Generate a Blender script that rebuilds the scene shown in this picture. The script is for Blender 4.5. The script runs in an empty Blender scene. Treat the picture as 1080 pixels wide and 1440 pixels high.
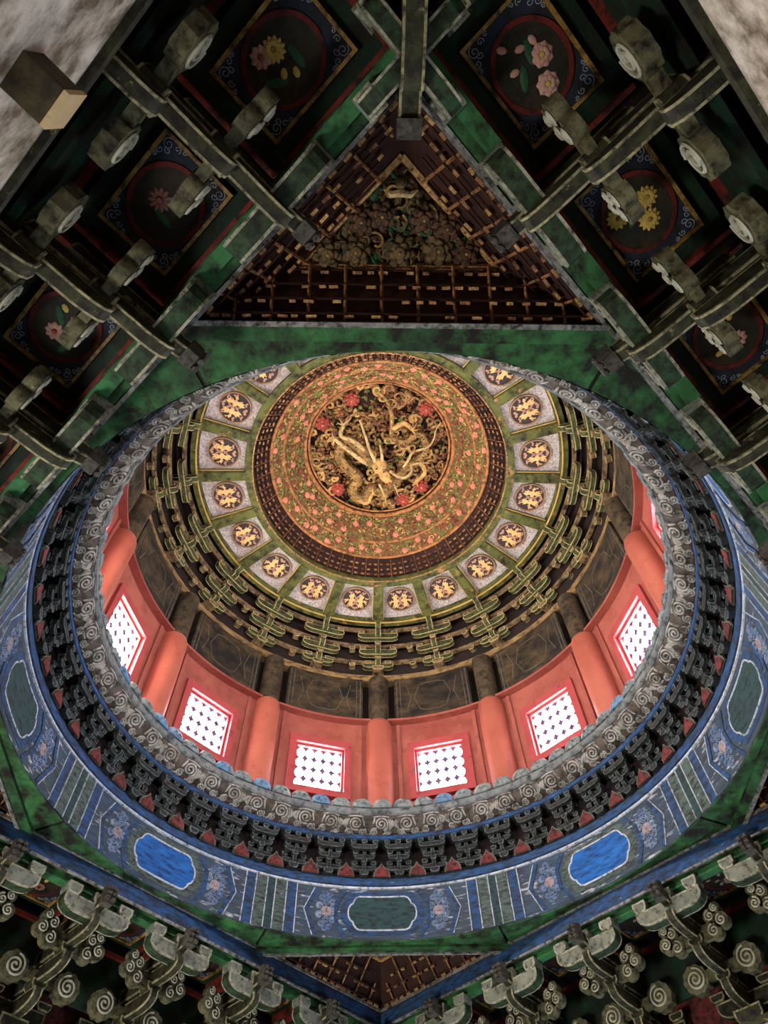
import bpy, math, random
from mathutils import Vector, Matrix
from math import sin, cos, pi, radians, degrees, hypot, atan2, sqrt

# ------------------------------------------------------------------ scene, camera, light
# Lengths below are in units of the dome opening's radius (S metres); the eye is at z = 0,
# everything is scaled to metres at the end of the script.
S, Z0 = 2.4, 1.6
scene = bpy.context.scene
col = scene.collection
scene.view_settings.view_transform = 'Standard'
scene.view_settings.look = 'None'
scene.view_settings.gamma = 1.0
scene.view_settings.use_curve_mapping = False
scene.view_settings.exposure = 0.0

cam_d = bpy.data.cameras.new('camera')
cam_d.sensor_fit = 'VERTICAL'
cam_d.sensor_height = 36.0
cam_d.lens = 36.0 * 1000.0 / 1440.0
cam_d.clip_start = 0.05
cam = bpy.data.objects.new('camera', cam_d)
col.objects.link(cam)
_r, _u, _f = Vector((0.99965, -0.01699, -0.0205)), Vector((-0.00469, -0.87035, 0.49241)), Vector((0.0262, 0.49214, 0.87012))
M = Matrix(((_r.x, _u.x, -_f.x, -0.0647 * S), (_r.y, _u.y, -_f.y, -1.4054 * S), (_r.z, _u.z, -_f.z, Z0), (0, 0, 0, 1)))
cam.matrix_world = M
scene.camera = cam

world = bpy.data.worlds.new('World')
scene.world = world
world.use_nodes = True
bg = world.node_tree.nodes['Background']
bg.inputs[0].default_value = (0.62, 0.78, 1.0, 1)
bg.inputs[1].default_value = 0.25

def area(name, loc, aim, size, power, color):
    d = bpy.data.lights.new(name, 'AREA')
    d.shape = 'RECTANGLE'
    d.size, d.size_y = size
    d.energy = power
    d.color = color
    o = bpy.data.objects.new(name, d)
    col.objects.link(o)
    o.location = loc
    o.rotation_euler = (Vector(aim) - Vector(loc)).to_track_quat('-Z', 'Y').to_euler()
    return o
# daylight thrown up from the courtyard paving through the four open doorways
Q = 0.7071
def door_light(name, sx, sy, power, color, t=0.0, w=2.6):
    area(name, (sx * Q * 1.38 * S + t * sx, sy * Q * 1.38 * S - t * sy, 0.75), (-sx * Q * 1.3 * S, -sy * Q * 1.3 * S, 3.0), (w, 1.4), power, color)
door_light('door_daylight_a', -1, -1, 270, (1.0, 0.97, 0.90), 1.2, 1.3)
door_light('door_daylight_b', 1, -1, 12, (0.90, 0.95, 1.0))
door_light('door_daylight_c', 1, 1, 120, (0.62, 0.80, 1.0))
door_light('door_daylight_d', -1, 1, 40, (1.0, 0.95, 0.85))
PANE_GLOW = 58.0

random.seed(7)

# ------------------------------------------------------------------ materials
def mat(name, c1, c2=None, dirt=(0.012, 0.009, 0.006), amt=0.45, scale=5.0, rough=0.72, bump=0.35, chip=None, chip_amt=0.0,
        metal=0.0, stretch=(1, 1, 1), spec=0.3, fine=60.0):
    m = bpy.data.materials.new(name)
    m.use_nodes = True
    nt = m.node_tree
    N, L = nt.nodes, nt.links
    b = N['Principled BSDF']
    b.inputs['Roughness'].default_value = rough
    b.inputs['Metallic'].default_value = metal
    if 'Specular IOR Level' in b.inputs:
        b.inputs['Specular IOR Level'].default_value = spec
    tc = N.new('ShaderNodeTexCoord')
    oi = N.new('ShaderNodeObjectInfo')
    mul = N.new('ShaderNodeMath'); mul.operation = 'MULTIPLY'; mul.inputs[1].default_value = 37.0
    L.new(oi.outputs['Random'], mul.inputs[0])
    add = N.new('ShaderNodeVectorMath'); add.operation = 'ADD'
    L.new(tc.outputs['Object'], add.inputs[0]); L.new(mul.outputs[0], add.inputs[1])
    mp = N.new('ShaderNodeMapping'); mp.inputs['Scale'].default_value = stretch
    L.new(add.outputs[0], mp.inputs[0])
    def noise(sc, det):
        n = N.new('ShaderNodeTexNoise'); n.inputs['Scale'].default_value = sc; n.inputs['Detail'].default_value = det
        n.inputs['Roughness'].default_value = 0.65
        L.new(mp.outputs[0], n.inputs['Vector'])
        return n
    def ramp(src, lo, hi):
        r = N.new('ShaderNodeMapRange'); r.inputs[1].default_value = lo; r.inputs[2].default_value = hi
        L.new(src.outputs[0], r.inputs[0])
        return r
    def mix(f, a, bb):
        x = N.new('ShaderNodeMix'); x.data_type = 'RGBA'
        if f is None: x.inputs[0].default_value = 0.5
        else: L.new(f.outputs[0], x.inputs[0])
        for k, v in ((6, a), (7, bb)):
            if isinstance(v, tuple): x.inputs[k].default_value = (*v, 1)
            else: L.new(v, x.inputs[k])
        return x.outputs[2]
    n1 = noise(scale, 5)
    c = mix(ramp(n1, 0.35, 0.68), tuple(c1), tuple(c2 or tuple(v * 0.6 for v in c1)))
    n2 = noise(scale * 3.1, 8)
    th = 0.70 - 0.46 * amt
    c = mix(ramp(n2, th - 0.06, th + 0.16), c, tuple(dirt)) if amt > 0 else c
    if chip:
        n3 = noise(scale * 2.3 + 1.7, 7)
        t3 = 0.74 - 0.4 * chip_amt
        c = mix(ramp(n3, t3, t3 + 0.1), c, tuple(chip))
    L.new(c, b.inputs['Base Color'])
    nf = noise(fine, 4)
    bp = N.new('ShaderNodeBump'); bp.inputs['Strength'].default_value = bump; bp.inputs['Distance'].default_value = 0.01
    L.new(nf.outputs[0], bp.inputs['Height']); L.new(bp.outputs[0], b.inputs['Normal'])
    return m

def glow(name, color, strength):
    m = bpy.data.materials.new(name); m.use_nodes = True
    nt = m.node_tree; b = nt.nodes['Principled BSDF']
    b.inputs['Base Color'].default_value = (0.8, 0.8, 0.8, 1)
    b.inputs['Emission Color'].default_value = (*color, 1)
    b.inputs['Emission Strength'].default_value = strength
    return m

X = {}
X['green'] = mat('green_paint', (0.045, 0.19, 0.05), (0.022, 0.075, 0.028), amt=0.55, scale=2.6, chip=(0.15, 0.17, 0.06), chip_amt=0.2)
X['green_bright'] = mat('bright_green_paint', (0.05, 0.21, 0.07), (0.03, 0.12, 0.04), amt=0.4, scale=3, chip=(0.12, 0.16, 0.07), chip_amt=0.1)
X['deep_green'] = mat('deep_green_paint', (0.008, 0.042, 0.018), (0.004, 0.015, 0.008), amt=0.5, scale=4)
X['edge_grey'] = mat('grey_edge_line', (0.34, 0.33, 0.31), (0.15, 0.14, 0.12), amt=0.45, scale=9)
X['blue'] = mat('blue_paint', (0.020, 0.095, 0.27), (0.020, 0.065, 0.15), dirt=(0.02, 0.028, 0.045), amt=0.55, scale=4, chip=(0.36, 0.40, 0.46), chip_amt=0.2, stretch=(1, 1, 3))
X['band'] = mat('weathered_blue_band', (0.038, 0.080, 0.145), (0.05, 0.078, 0.082), dirt=(0.035, 0.04, 0.05), amt=0.5, scale=2.2, chip=(0.50, 0.52, 0.54), chip_amt=0.43, stretch=(1, 1, 5))
X['blue_field'] = mat('vivid_blue_field', (0.008, 0.12, 0.42), (0.015, 0.15, 0.48), dirt=(0.012, 0.03, 0.09), amt=0.45, scale=3, chip=(0.4, 0.46, 0.54), chip_amt=0.12, stretch=(1, 1, 4))
X['teal'] = mat('dark_teal_paint', (0.022, 0.052, 0.062), (0.02, 0.07, 0.062), amt=0.4, scale=5, chip=(0.06, 0.16, 0.45), chip_amt=0.12, stretch=(1, 1, 3))
X['band_green'] = mat('faded_green_stripe', (0.07, 0.12, 0.10), (0.10, 0.13, 0.12), amt=0.45, scale=5, chip=(0.36, 0.38, 0.38), chip_amt=0.28, stretch=(1, 1, 3))
X['band_line'] = mat('white_painted_line', (0.58, 0.63, 0.70), (0.38, 0.42, 0.46), amt=0.35, scale=9)
X['rosette'] = mat('pale_rosette_line', (0.28, 0.36, 0.46), (0.10, 0.18, 0.40), amt=0.3, scale=9)
X['rose'] = mat('faded_rose_petal', (0.40, 0.30, 0.28), (0.30, 0.24, 0.26), amt=0.3, scale=9)
X['low_wood'] = mat('dark_bracket_wood', (0.018, 0.021, 0.020), (0.035, 0.040, 0.036), amt=0.5, scale=9, chip=(0.20, 0.24, 0.22), chip_amt=0.16)
X['low_edge'] = mat('pale_bracket_edge', (0.17, 0.205, 0.205), (0.06, 0.085, 0.10), amt=0.5, scale=12)
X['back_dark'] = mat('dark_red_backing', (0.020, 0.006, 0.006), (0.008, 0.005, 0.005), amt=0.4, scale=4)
X['flame'] = mat('red_flame_board', (0.20, 0.030, 0.030), (0.11, 0.02, 0.018), amt=0.45, scale=9)
X['flame_edge'] = mat('green_flame_edge', (0.08, 0.12, 0.09), (0.16, 0.16, 0.10), amt=0.35, scale=9)
X['cloud'] = mat('carved_cloud_plaster', (0.44, 0.42, 0.38), (0.24, 0.22, 0.18), dirt=(0.04, 0.03, 0.022), amt=0.4, scale=6, chip=(0.25, 0.12, 0.07), chip_amt=0.15)
X['cloud_ground'] = mat('dark_cornice_ground', (0.075, 0.062, 0.05), (0.12, 0.09, 0.065), amt=0.45, scale=5, chip=(0.22, 0.08, 0.05), chip_amt=0.15)
X['moulding'] = mat('grey_moulding', (0.20, 0.21, 0.20), (0.10, 0.12, 0.13), amt=0.4, scale=5, chip=(0.05, 0.16, 0.34), chip_amt=0.1)
X['petal'] = mat('grey_lotus_petal', (0.26, 0.29, 0.27), (0.13, 0.18, 0.19), amt=0.38, scale=7, chip=(0.30, 0.24, 0.22), chip_amt=0.12)
X['petal_blue'] = mat('blue_lotus_petal', (0.09, 0.22, 0.40), (0.16, 0.24, 0.30), amt=0.3, scale=7)
X['red_wall'] = mat('pink_red_plaster', (0.42, 0.125, 0.088), (0.29, 0.066, 0.048), dirt=(0.22, 0.05, 0.035), amt=0.25, scale=2.0, rough=0.6, bump=0.15, chip=(0.52, 0.20, 0.15), chip_amt=0.22)
X['red_col'] = mat('red_column_paint', (0.44, 0.125, 0.080), (0.35, 0.088, 0.056), dirt=(0.3, 0.06, 0.04), amt=0.2, scale=2.0, rough=0.5, bump=0.12, chip=(0.54, 0.19, 0.13), chip_amt=0.2)
X['frame_red'] = mat('red_window_frame', (0.46, 0.075, 0.075), (0.36, 0.06, 0.06), amt=0.12, scale=4, rough=0.55, bump=0.1)
X['lattice'] = mat('violet_lattice_wood', (0.16, 0.10, 0.20), (0.10, 0.07, 0.14), amt=0.2, scale=6)  # violet tint puts the windows' purple backlit glow into the colour
X['pane'] = glow('bright_window_paper', (0.93, 0.95, 1.0), PANE_GLOW)
X['pane_sun'] = glow('sunlit_window_paper', (1.0, 0.90, 0.78), PANE_GLOW * 2.2)
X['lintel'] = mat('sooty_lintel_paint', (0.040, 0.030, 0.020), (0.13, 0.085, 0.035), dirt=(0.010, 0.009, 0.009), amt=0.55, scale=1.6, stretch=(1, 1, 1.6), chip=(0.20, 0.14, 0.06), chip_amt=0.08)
X['lintel_line'] = mat('dull_lintel_line', (0.16, 0.14, 0.10), (0.08, 0.07, 0.05), amt=0.3, scale=8)
X['head'] = mat('brown_column_head', (0.12, 0.085, 0.045), (0.05, 0.035, 0.022), amt=0.45, scale=4)
X['plate_wood'] = mat('ochre_brown_wood', (0.42, 0.27, 0.11), (0.26, 0.16, 0.065), amt=0.42, scale=3, stretch=(1, 1, 2.5))
X['up_wood'] = mat('olive_bracket_wood', (0.10, 0.115, 0.038), (0.06, 0.075, 0.03), amt=0.45, scale=6, chip=(0.36, 0.25, 0.11), chip_amt=0.2)
X['up_edge'] = mat('yellow_bracket_edge', (0.60, 0.50, 0.22), (0.40, 0.34, 0.14), amt=0.3, scale=8)
X['up_tie'] = mat('brown_tie_wood', (0.32, 0.21, 0.105), (0.20, 0.13, 0.06), amt=0.46, scale=5, chip=(0.30, 0.12, 0.06), chip_amt=0.1)
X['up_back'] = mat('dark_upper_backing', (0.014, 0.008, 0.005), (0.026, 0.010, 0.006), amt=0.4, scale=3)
X['cof_green'] = mat('olive_coffer_frame', (0.145, 0.155, 0.035), (0.085, 0.10, 0.024), amt=0.42, scale=3.5, chip=(0.44, 0.21, 0.08), chip_amt=0.38)
X['gold'] = mat('gold_line', (0.75, 0.52, 0.17), (0.55, 0.36, 0.10), amt=0.15, scale=9, rough=0.45)
X['cof_panel'] = mat('speckled_grey_panel', (0.80, 0.72, 0.64), (0.62, 0.56, 0.51), dirt=(0.30, 0.27, 0.25), amt=0.48, scale=16, chip=(0.60, 0.36, 0.30), chip_amt=0.12, fine=120)
X['med_dark'] = mat('dark_medallion_ground', (0.045, 0.032, 0.028), (0.06, 0.045, 0.05), amt=0.2, scale=8, chip=(0.28, 0.12, 0.09), chip_amt=0.2)
X['med_rim'] = mat('tan_medallion_rim', (0.42, 0.26, 0.13), (0.30, 0.17, 0.08), amt=0.2, scale=8)
X['bird'] = mat('gilt_bird', (0.95, 0.64, 0.24), (0.82, 0.50, 0.20), amt=0.2, scale=9, rough=0.5)
X['bird_red'] = mat('rose_bird_feather', (0.62, 0.34, 0.20), (0.50, 0.26, 0.20), amt=0.2, scale=9)
X['lat_dark'] = mat('dark_maroon_wood', (0.050, 0.014, 0.008), (0.026, 0.008, 0.005), amt=0.3, scale=6)
X['lat_gold'] = mat('worn_gilt_wood', (0.40, 0.17, 0.065), (0.16, 0.06, 0.025), amt=0.5, scale=14, rough=0.5)
X['lat_gold_b'] = mat('bright_gilt_block', (0.62, 0.35, 0.13), (0.30, 0.13, 0.05), amt=0.45, scale=16, rough=0.45)
X['ring_orange'] = mat('orange_gilt_ring', (0.54, 0.23, 0.07), (0.36, 0.14, 0.045), amt=0.38, scale=6, rough=0.5)
X['cove'] = mat('russet_cove_ground', (0.26, 0.10, 0.04), (0.18, 0.09, 0.03), amt=0.35, scale=7)
X['leaf_a'] = mat('green_relief_leaf', (0.24, 0.28, 0.065), (0.15, 0.19, 0.045), amt=0.25, scale=9)
X['leaf_b'] = mat('gilt_relief_leaf', (0.72, 0.45, 0.15), (0.50, 0.26, 0.08), amt=0.25, scale=9)
X['leaf_c'] = mat('russet_relief_leaf', (0.34, 0.10, 0.05), (0.2, 0.06, 0.03), amt=0.25, scale=9)
X['leaf_d'] = mat('deep_green_leaf', (0.02, 0.10, 0.04), (0.03, 0.07, 0.03), amt=0.25, scale=9)
X['pink'] = mat('pink_relief_flower', (0.80, 0.30, 0.20), (0.66, 0.22, 0.14), amt=0.2, scale=9)
X['bronze'] = mat('brown_gilt_carving', (0.52, 0.31, 0.11), (0.30, 0.15, 0.05), amt=0.42, scale=8, rough=0.38, metal=0.35)
X['ochre'] = mat('pale_ochre_carving', (0.66, 0.47, 0.21), (0.48, 0.31, 0.12), amt=0.3, scale=8, rough=0.42)
X['crimson'] = mat('crimson_carving', (0.46, 0.085, 0.05), (0.30, 0.055, 0.035), amt=0.25, scale=9)
X['tri_rust'] = mat('dull_rust_carving', (0.17, 0.075, 0.035), (0.09, 0.04, 0.02), amt=0.45, scale=10)
X['tri_gilt'] = mat('dull_gilt_carving', (0.22, 0.14, 0.055), (0.12, 0.07, 0.03), amt=0.45, scale=10)
X['tri_lat'] = mat('rust_gilt_lattice', (0.55, 0.25, 0.09), (0.24, 0.10, 0.04), amt=0.42, scale=14, rough=0.45)
X['tri_lat_b'] = mat('bright_rust_gilt_block', (0.78, 0.45, 0.16), (0.42, 0.19, 0.07), amt=0.4, scale=16, rough=0.42)
X['near_wood'] = mat('weathered_olive_wood', (0.055, 0.056, 0.022), (0.028, 0.032, 0.014), amt=0.55, scale=7, chip=(0.30, 0.27, 0.10), chip_amt=0.26)  # yellow-olive chips: worn paint plus warm highlights painted in
X['near_edge'] = mat('pale_worn_edge', (0.42, 0.37, 0.20), (0.22, 0.20, 0.11), amt=0.42, scale=9)
X['boat'] = mat('grey_green_boat_arm', (0.24, 0.25, 0.19), (0.13, 0.15, 0.12), amt=0.35, scale=7, chip=(0.40, 0.41, 0.36), chip_amt=0.15)  # grey faces put dust and the lit far side into one colour
X['boat_edge'] = mat('pale_boat_edge', (0.44, 0.42, 0.30), (0.27, 0.26, 0.18), amt=0.42, scale=9)
X['boat_under'] = mat('dark_green_arm_underside', (0.028, 0.075, 0.028), (0.03, 0.05, 0.022), amt=0.5, scale=7)
X['volute'] = mat('olive_grey_volute', (0.17, 0.155, 0.075), (0.09, 0.085, 0.045), amt=0.45, scale=7, chip=(0.36, 0.32, 0.14), chip_amt=0.24)  # chips mix wear with yellow-olive highlights put into the colour
X['volute_line'] = mat('pale_volute_line', (0.50, 0.48, 0.36), (0.36, 0.34, 0.24), amt=0.2, scale=8)
X['nose'] = mat('dark_carved_nose', (0.10, 0.09, 0.07), (0.05, 0.045, 0.04), amt=0.4, scale=12, chip=(0.40, 0.36, 0.26), chip_amt=0.22)
X['white_beam'] = mat('peeling_white_beam', (0.78, 0.71, 0.60), (0.60, 0.52, 0.40), dirt=(0.15, 0.105, 0.06), amt=0.55, scale=2.2, chip=(0.42, 0.40, 0.43), chip_amt=0.2, bump=0.5)
X['ochre_end'] = mat('raw_ochre_end_grain', (0.62, 0.46, 0.24), (0.50, 0.36, 0.18), amt=0.1, scale=5)
X['beam_brown'] = mat('brown_green_beam', (0.085, 0.07, 0.025), (0.055, 0.038, 0.018), amt=0.4, scale=3, chip=(0.13, 0.17, 0.05), chip_amt=0.12)
X['red_line'] = mat('vermilion_edge', (0.26, 0.026, 0.015), (0.13, 0.016, 0.01), amt=0.45, scale=5)
X['gold_old'] = mat('old_gold_frame', (0.50, 0.29, 0.065), (0.28, 0.15, 0.035), amt=0.48, scale=6, rough=0.5)
X['cof_blue'] = mat('slate_blue_ground', (0.022, 0.028, 0.052), (0.014, 0.017, 0.028), amt=0.45, scale=5)
X['scroll'] = mat('white_scroll_line', (0.34, 0.38, 0.44), (0.22, 0.25, 0.30), amt=0.2, scale=8)
X['red_ring'] = mat('dark_red_ring', (0.17, 0.016, 0.011), (0.10, 0.012, 0.008), amt=0.4, scale=5)
X['dark_disc'] = mat('dark_painted_disc', (0.014, 0.017, 0.014), (0.045, 0.027, 0.010), amt=0.35, scale=5)
X['yellow_fl'] = mat('yellow_painted_petal', (0.62, 0.45, 0.10), (0.50, 0.33, 0.08), amt=0.12, scale=9)
X['pink_fl'] = mat('pale_pink_petal', (0.62, 0.36, 0.28), (0.50, 0.24, 0.18), amt=0.12, scale=9)
X['dark_fl'] = mat('dull_red_petal', (0.26, 0.11, 0.085), (0.18, 0.07, 0.05), amt=0.2, scale=9)
X['stone'] = mat('grey_floor_brick', (0.07, 0.066, 0.062), (0.05, 0.048, 0.046), amt=0.25, scale=2)
X['outer'] = mat('dark_red_wall', (0.22, 0.05, 0.035), (0.16, 0.04, 0.03), amt=0.3, scale=2)

# ------------------------------------------------------------------ mesh building
class MB:
    def __init__(s):
        s.v, s.f, s.m = [], [], []
    def add(s, vs, fs, mi=0):
        o = len(s.v)
        s.v += [tuple(v) for v in vs]
        for k, f in enumerate(fs):
            s.f.append(tuple(i + o for i in f))
            s.m.append(mi[k] if isinstance(mi, (list, tuple)) else mi)
        return s
    def box(s, c, d, rz=0, mi=0, tb=1.0, tt=1.0):
        x, y, z = d[0] / 2, d[1] / 2, d[2] / 2
        vs = []
        for sz, k in ((-z, tb), (z, tt)):
            for sx, sy in ((-1, -1), (1, -1), (1, 1), (-1, 1)):
                px, py = sx * x * k, sy * y * k
                vs.append((c[0] + px * cos(rz) - py * sin(rz), c[1] + px * sin(rz) + py * cos(rz), c[2] + sz))
        return s.add(vs, [(3, 2, 1, 0), (4, 5, 6, 7), (0, 1, 5, 4), (1, 2, 6, 5), (2, 3, 7, 6), (3, 0, 4, 7)], mi)
    def prism(s, prof, plane, c, w, b=0.0, mi=0, me=1, mu=None):
        """extrude a profile by w about c along the third axis; b > 0 adds painted edge lines of material me"""
        n = len(prof)
        ar = sum(prof[i][0] * prof[(i + 1) % n][1] - prof[(i + 1) % n][0] * prof[i][1] for i in range(n))
        sg = 1 if ar > 0 else -1
        def P(q, d):
            if plane == 'xz': return (q[0], c + d, q[1])
            if plane == 'yz': return (c + d, q[0], q[1])
            return (q[0], q[1], c + d)
        if b <= 0:
            vs = [P(q, -w / 2) for q in prof] + [P(q, w / 2) for q in prof]
            fs = [tuple(range(n)), tuple(range(2 * n - 1, n - 1, -1))] + [(i, n + i, n + (i + 1) % n, (i + 1) % n) for i in range(n)]
            return s.add(vs, fs, mi)
        ins = []
        for i in range(n):
            p0, p1, p2 = prof[i - 1], prof[i], prof[(i + 1) % n]
            def nrm(a, bb):
                l = hypot(bb[0] - a[0], bb[1] - a[1]) or 1e-9
                return (-(bb[1] - a[1]) / l * sg, (bb[0] - a[0]) / l * sg)
            n1, n2 = nrm(p0, p1), nrm(p1, p2)
            dx, dy = n1[0] + n2[0], n1[1] + n2[1]
            k = 2 * b / max(0.5, dx * dx + dy * dy)
            ins.append((p1[0] + dx * k, p1[1] + dy * k))
        for sd in (-1, 1):
            d = sd * w / 2
            vs = [P(q, d) for q in prof] + [P(q, d) for q in ins]
            s.add(vs, [(i, (i + 1) % n, n + (i + 1) % n, n + i) for i in range(n)], me)
            s.add([P(q, d) for q in ins], [tuple(range(n))], mi)
        ds = (-w / 2, -w / 2 + b, w / 2 - b, w / 2)
        for k in range(3):
            vs = [P(q, ds[k]) for q in prof] + [P(q, ds[k + 1]) for q in prof]
            s.add(vs, [(i, n + i, n + (i + 1) % n, (i + 1) % n) for i in range(n)], me if k != 1 else (mi if mu is None else mu))
        return s
    def rev(s, prof, a0=0.0, a1=360.0, n=96, closed=False, mi=0, mis=None, caps=False):
        """sweep an (r, z) profile about the vertical axis; angles in degrees from +Y"""
        full = abs(a1 - a0) >= 359.99
        k = n if full else n + 1
        m = len(prof)
        vs = []
        for i in range(k):
            a = radians(a0 + (a1 - a0) * i / n)
            vs += [(r * sin(a), r * cos(a), z) for r, z in prof]
        fs, ms = [], []
        for i in range(n):
            j = (i + 1) % k
            for q in range(m if closed else m - 1):
                q2 = (q + 1) % m
                fs.append((i * m + q, i * m + q2, j * m + q2, j * m + q))
                ms.append(mis[q] if mis else mi)
        if caps and closed and not full:
            fs += [tuple(range(m)), tuple((k - 1) * m + q for q in range(m))]
            ms += [mi, mi]
        return s.add(vs, fs, ms)
    def tube(s, pts, r, n=6, mi=0, cap=True):
        pts = [Vector(p) for p in pts]
        rr = r if isinstance(r, (list, tuple)) else [r] * len(pts)
        vs, fs = [], []
        up = None
        for i, p in enumerate(pts):
            t = (pts[min(i + 1, len(pts) - 1)] - pts[max(i - 1, 0)])
            t = t.normalized() if t.length > 1e-9 else Vector((0, 0, 1))
            if up is None:
                up = Vector((0, 0, 1)) if abs(t.z) < 0.9 else Vector((1, 0, 0))
            e1 = up - t * up.dot(t)
            e1 = e1.normalized() if e1.length > 1e-6 else t.orthogonal().normalized()
            up = e1
            e2 = t.cross(e1)
            for k in range(n):
                a = 2 * pi * k / n
                vs.append(p + (e1 * cos(a) + e2 * sin(a)) * rr[i])
        for i in range(len(pts) - 1):
            for k in range(n):
                fs.append((i * n + k, i * n + (k + 1) % n, (i + 1) * n + (k + 1) % n, (i + 1) * n + k))
        if cap:
            fs += [tuple(range(n - 1, -1, -1)), tuple((len(pts) - 1) * n + k for k in range(n))]
        return s.add(vs, fs, mi)
    def ell(s, c, rad, nu=8, nv=5, mi=0, rz=0.0):
        vs = [(0, 0, -1)]
        for i in range(1, nv):
            th = pi * i / nv
            for k in range(nu):
                a = 2 * pi * k / nu
                vs.append((sin(th) * cos(a), sin(th) * sin(a), -cos(th)))
        vs.append((0, 0, 1))
        out = []
        for x, y, z in vs:
            x, y, z = x * rad[0], y * rad[1], z * rad[2]
            out.append((c[0] + x * cos(rz) - y * sin(rz), c[1] + x * sin(rz) + y * cos(rz), c[2] + z))
        fs = [(0, 1 + (k + 1) % nu, 1 + k) for k in range(nu)]
        for i in range(nv - 2):
            for k in range(nu):
                fs.append((1 + i * nu + k, 1 + i * nu + (k + 1) % nu, 1 + (i + 1) * nu + (k + 1) % nu, 1 + (i + 1) * nu + k))
        l = len(vs) - 1
        fs += [(l, 1 + (nv - 2) * nu + k, 1 + (nv - 2) * nu + (k + 1) % nu) for k in range(nu)]
        return s.add(out, fs, mi)
    def mapped(s, fn):
        s.v = [fn(*v) for v in s.v]
        return s
    def mesh(s, name, mats, smooth=True, ang=38):
        me = bpy.data.meshes.new(name)
        me.from_pydata(s.v, [], s.f)
        for m in (mats if isinstance(mats, (list, tuple)) else [mats]):
            me.materials.append(X[m])
        me.polygons.foreach_set('material_index', s.m)
        import bmesh
        bm = bmesh.new(); bm.from_mesh(me)
        bmesh.ops.remove_doubles(bm, verts=bm.verts, dist=1e-6)
        bmesh.ops.recalc_face_normals(bm, faces=bm.faces)
        bm.to_mesh(me); bm.free()
        if smooth:
            me.polygons.foreach_set('use_smooth', [True] * len(me.polygons))
            me.set_sharp_from_angle(angle=radians(ang))
        me.update()
        return me

def tag(o, label=None, cat=None, group=None, kind=None):
    for k, v in (('label', label), ('category', cat), ('group', group), ('kind', kind)):
        if v: o[k] = v
    return o
def ob(name, me, parent=None, loc=(0, 0, 0), rz=0.0):
    o = bpy.data.objects.new(name, me)
    col.objects.link(o)
    o.location = loc
    o.rotation_euler = (0, 0, rz)
    o.parent = parent
    return o
def thing(name, label, cat, loc=(0, 0, 0), rz=0.0, group=None, kind=None):
    return tag(ob(name, None, None, loc, rz), label, cat, group, kind)
def copy_tree(o, loc=None, rz=None, parent=None):
    c = o.copy(); col.objects.link(c)
    c.parent = parent
    if loc is not None: c.location = loc
    if rz is not None: c.rotation_euler = (0, 0, rz)
    for ch in list(o.children):
        copy_tree(ch, parent=c)
    return c
def polar(R, deg, z):
    a = radians(deg)
    return (R * sin(a), R * cos(a), z), -a
def side_pt(ang, n, t, z):
    """a point of a square side: n outward, t along (local x)"""
    a = radians(ang)
    return (n * sin(a) + t * cos(a), n * cos(a) - t * sin(a), z), -a
def lateral(L, h, z=0.0):
    return [(-L, z + h), (-L, z + h * .52), (-L * .93, z + h * .28), (-L * .8, z + h * .1), (-L * .62, z), (L * .62, z), (L * .8, z + h * .1), (L * .93, z + h * .28), (L, z + h * .52), (L, z + h)]
def jut(y0, y1, h, z=0.0):
    """projecting arm from y0 (outer) to y1 (inner tip, smaller y)"""
    k = min(h * 1.3, (y0 - y1) * .6)
    return [(y0, z), (y1 + k, z), (y1 + k * .5, z + h * .1), (y1 + k * .16, z + h * .28), (y1, z + h * .55), (y1, z + h), (y0, z + h)]
def block(sx, sy, sz, mats, name='bearing_block', b=0.0):
    m = MB()
    pr = [(-sx / 2, sz), (-sx / 2, sz * .42), (-sx * .34, 0), (sx * .34, 0), (sx / 2, sz * .42), (sx / 2, sz)]
    m.prism(pr, 'xz', 0, sy, b)
    return m.mesh(name, mats, smooth=False)
def spiral_pts(cx, cz, r0, turns, y, n=26, start=0.0, flip=1):
    out = []
    for i in range(n + 1):
        k = i / n
        a = start + flip * turns * 2 * pi * k
        r = r0 * (1 - 0.9 * k)
        out.append((cx + r * cos(a), y, cz + r * sin(a)))
    return out
def strip(m, pts, w, y0, y1, mi=0, closed=False):
    """raised painted line along a 2D polyline (u, v), lying at depth y1 with foot y0"""
    n = len(pts)
    L, Rr = [], []
    for i in range(n):
        a = pts[i - 1] if (i or closed) else pts[i]
        b = pts[(i + 1) % n] if (i < n - 1 or closed) else pts[i]
        dx, dy = b[0] - a[0], b[1] - a[1]
        l = hypot(dx, dy) or 1e-9
        nx, ny = -dy / l * w / 2, dx / l * w / 2
        L.append((pts[i][0] + nx, pts[i][1] + ny)); Rr.append((pts[i][0] - nx, pts[i][1] - ny))
    vs = []
    for l, r in zip(L, Rr):
        vs += [(l[0], y0, l[1]), (l[0], y1, l[1]), (r[0], y1, r[1]), (r[0], y0, r[1])]
    fs = []
    for i in range(n if closed else n - 1):
        j = (i + 1) % n
        for q in range(3):
            fs.append((i * 4 + q, i * 4 + q + 1, j * 4 + q + 1, j * 4 + q))
    m.add(vs, fs, mi)
    return m

H = 1.352            # height of the octagonal soffit
WALLN = 1.30         # inner face of the architrave
SIDES = {'southwest': 225, 'southeast': 135, 'northeast': 45, 'northwest': 315}

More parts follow.
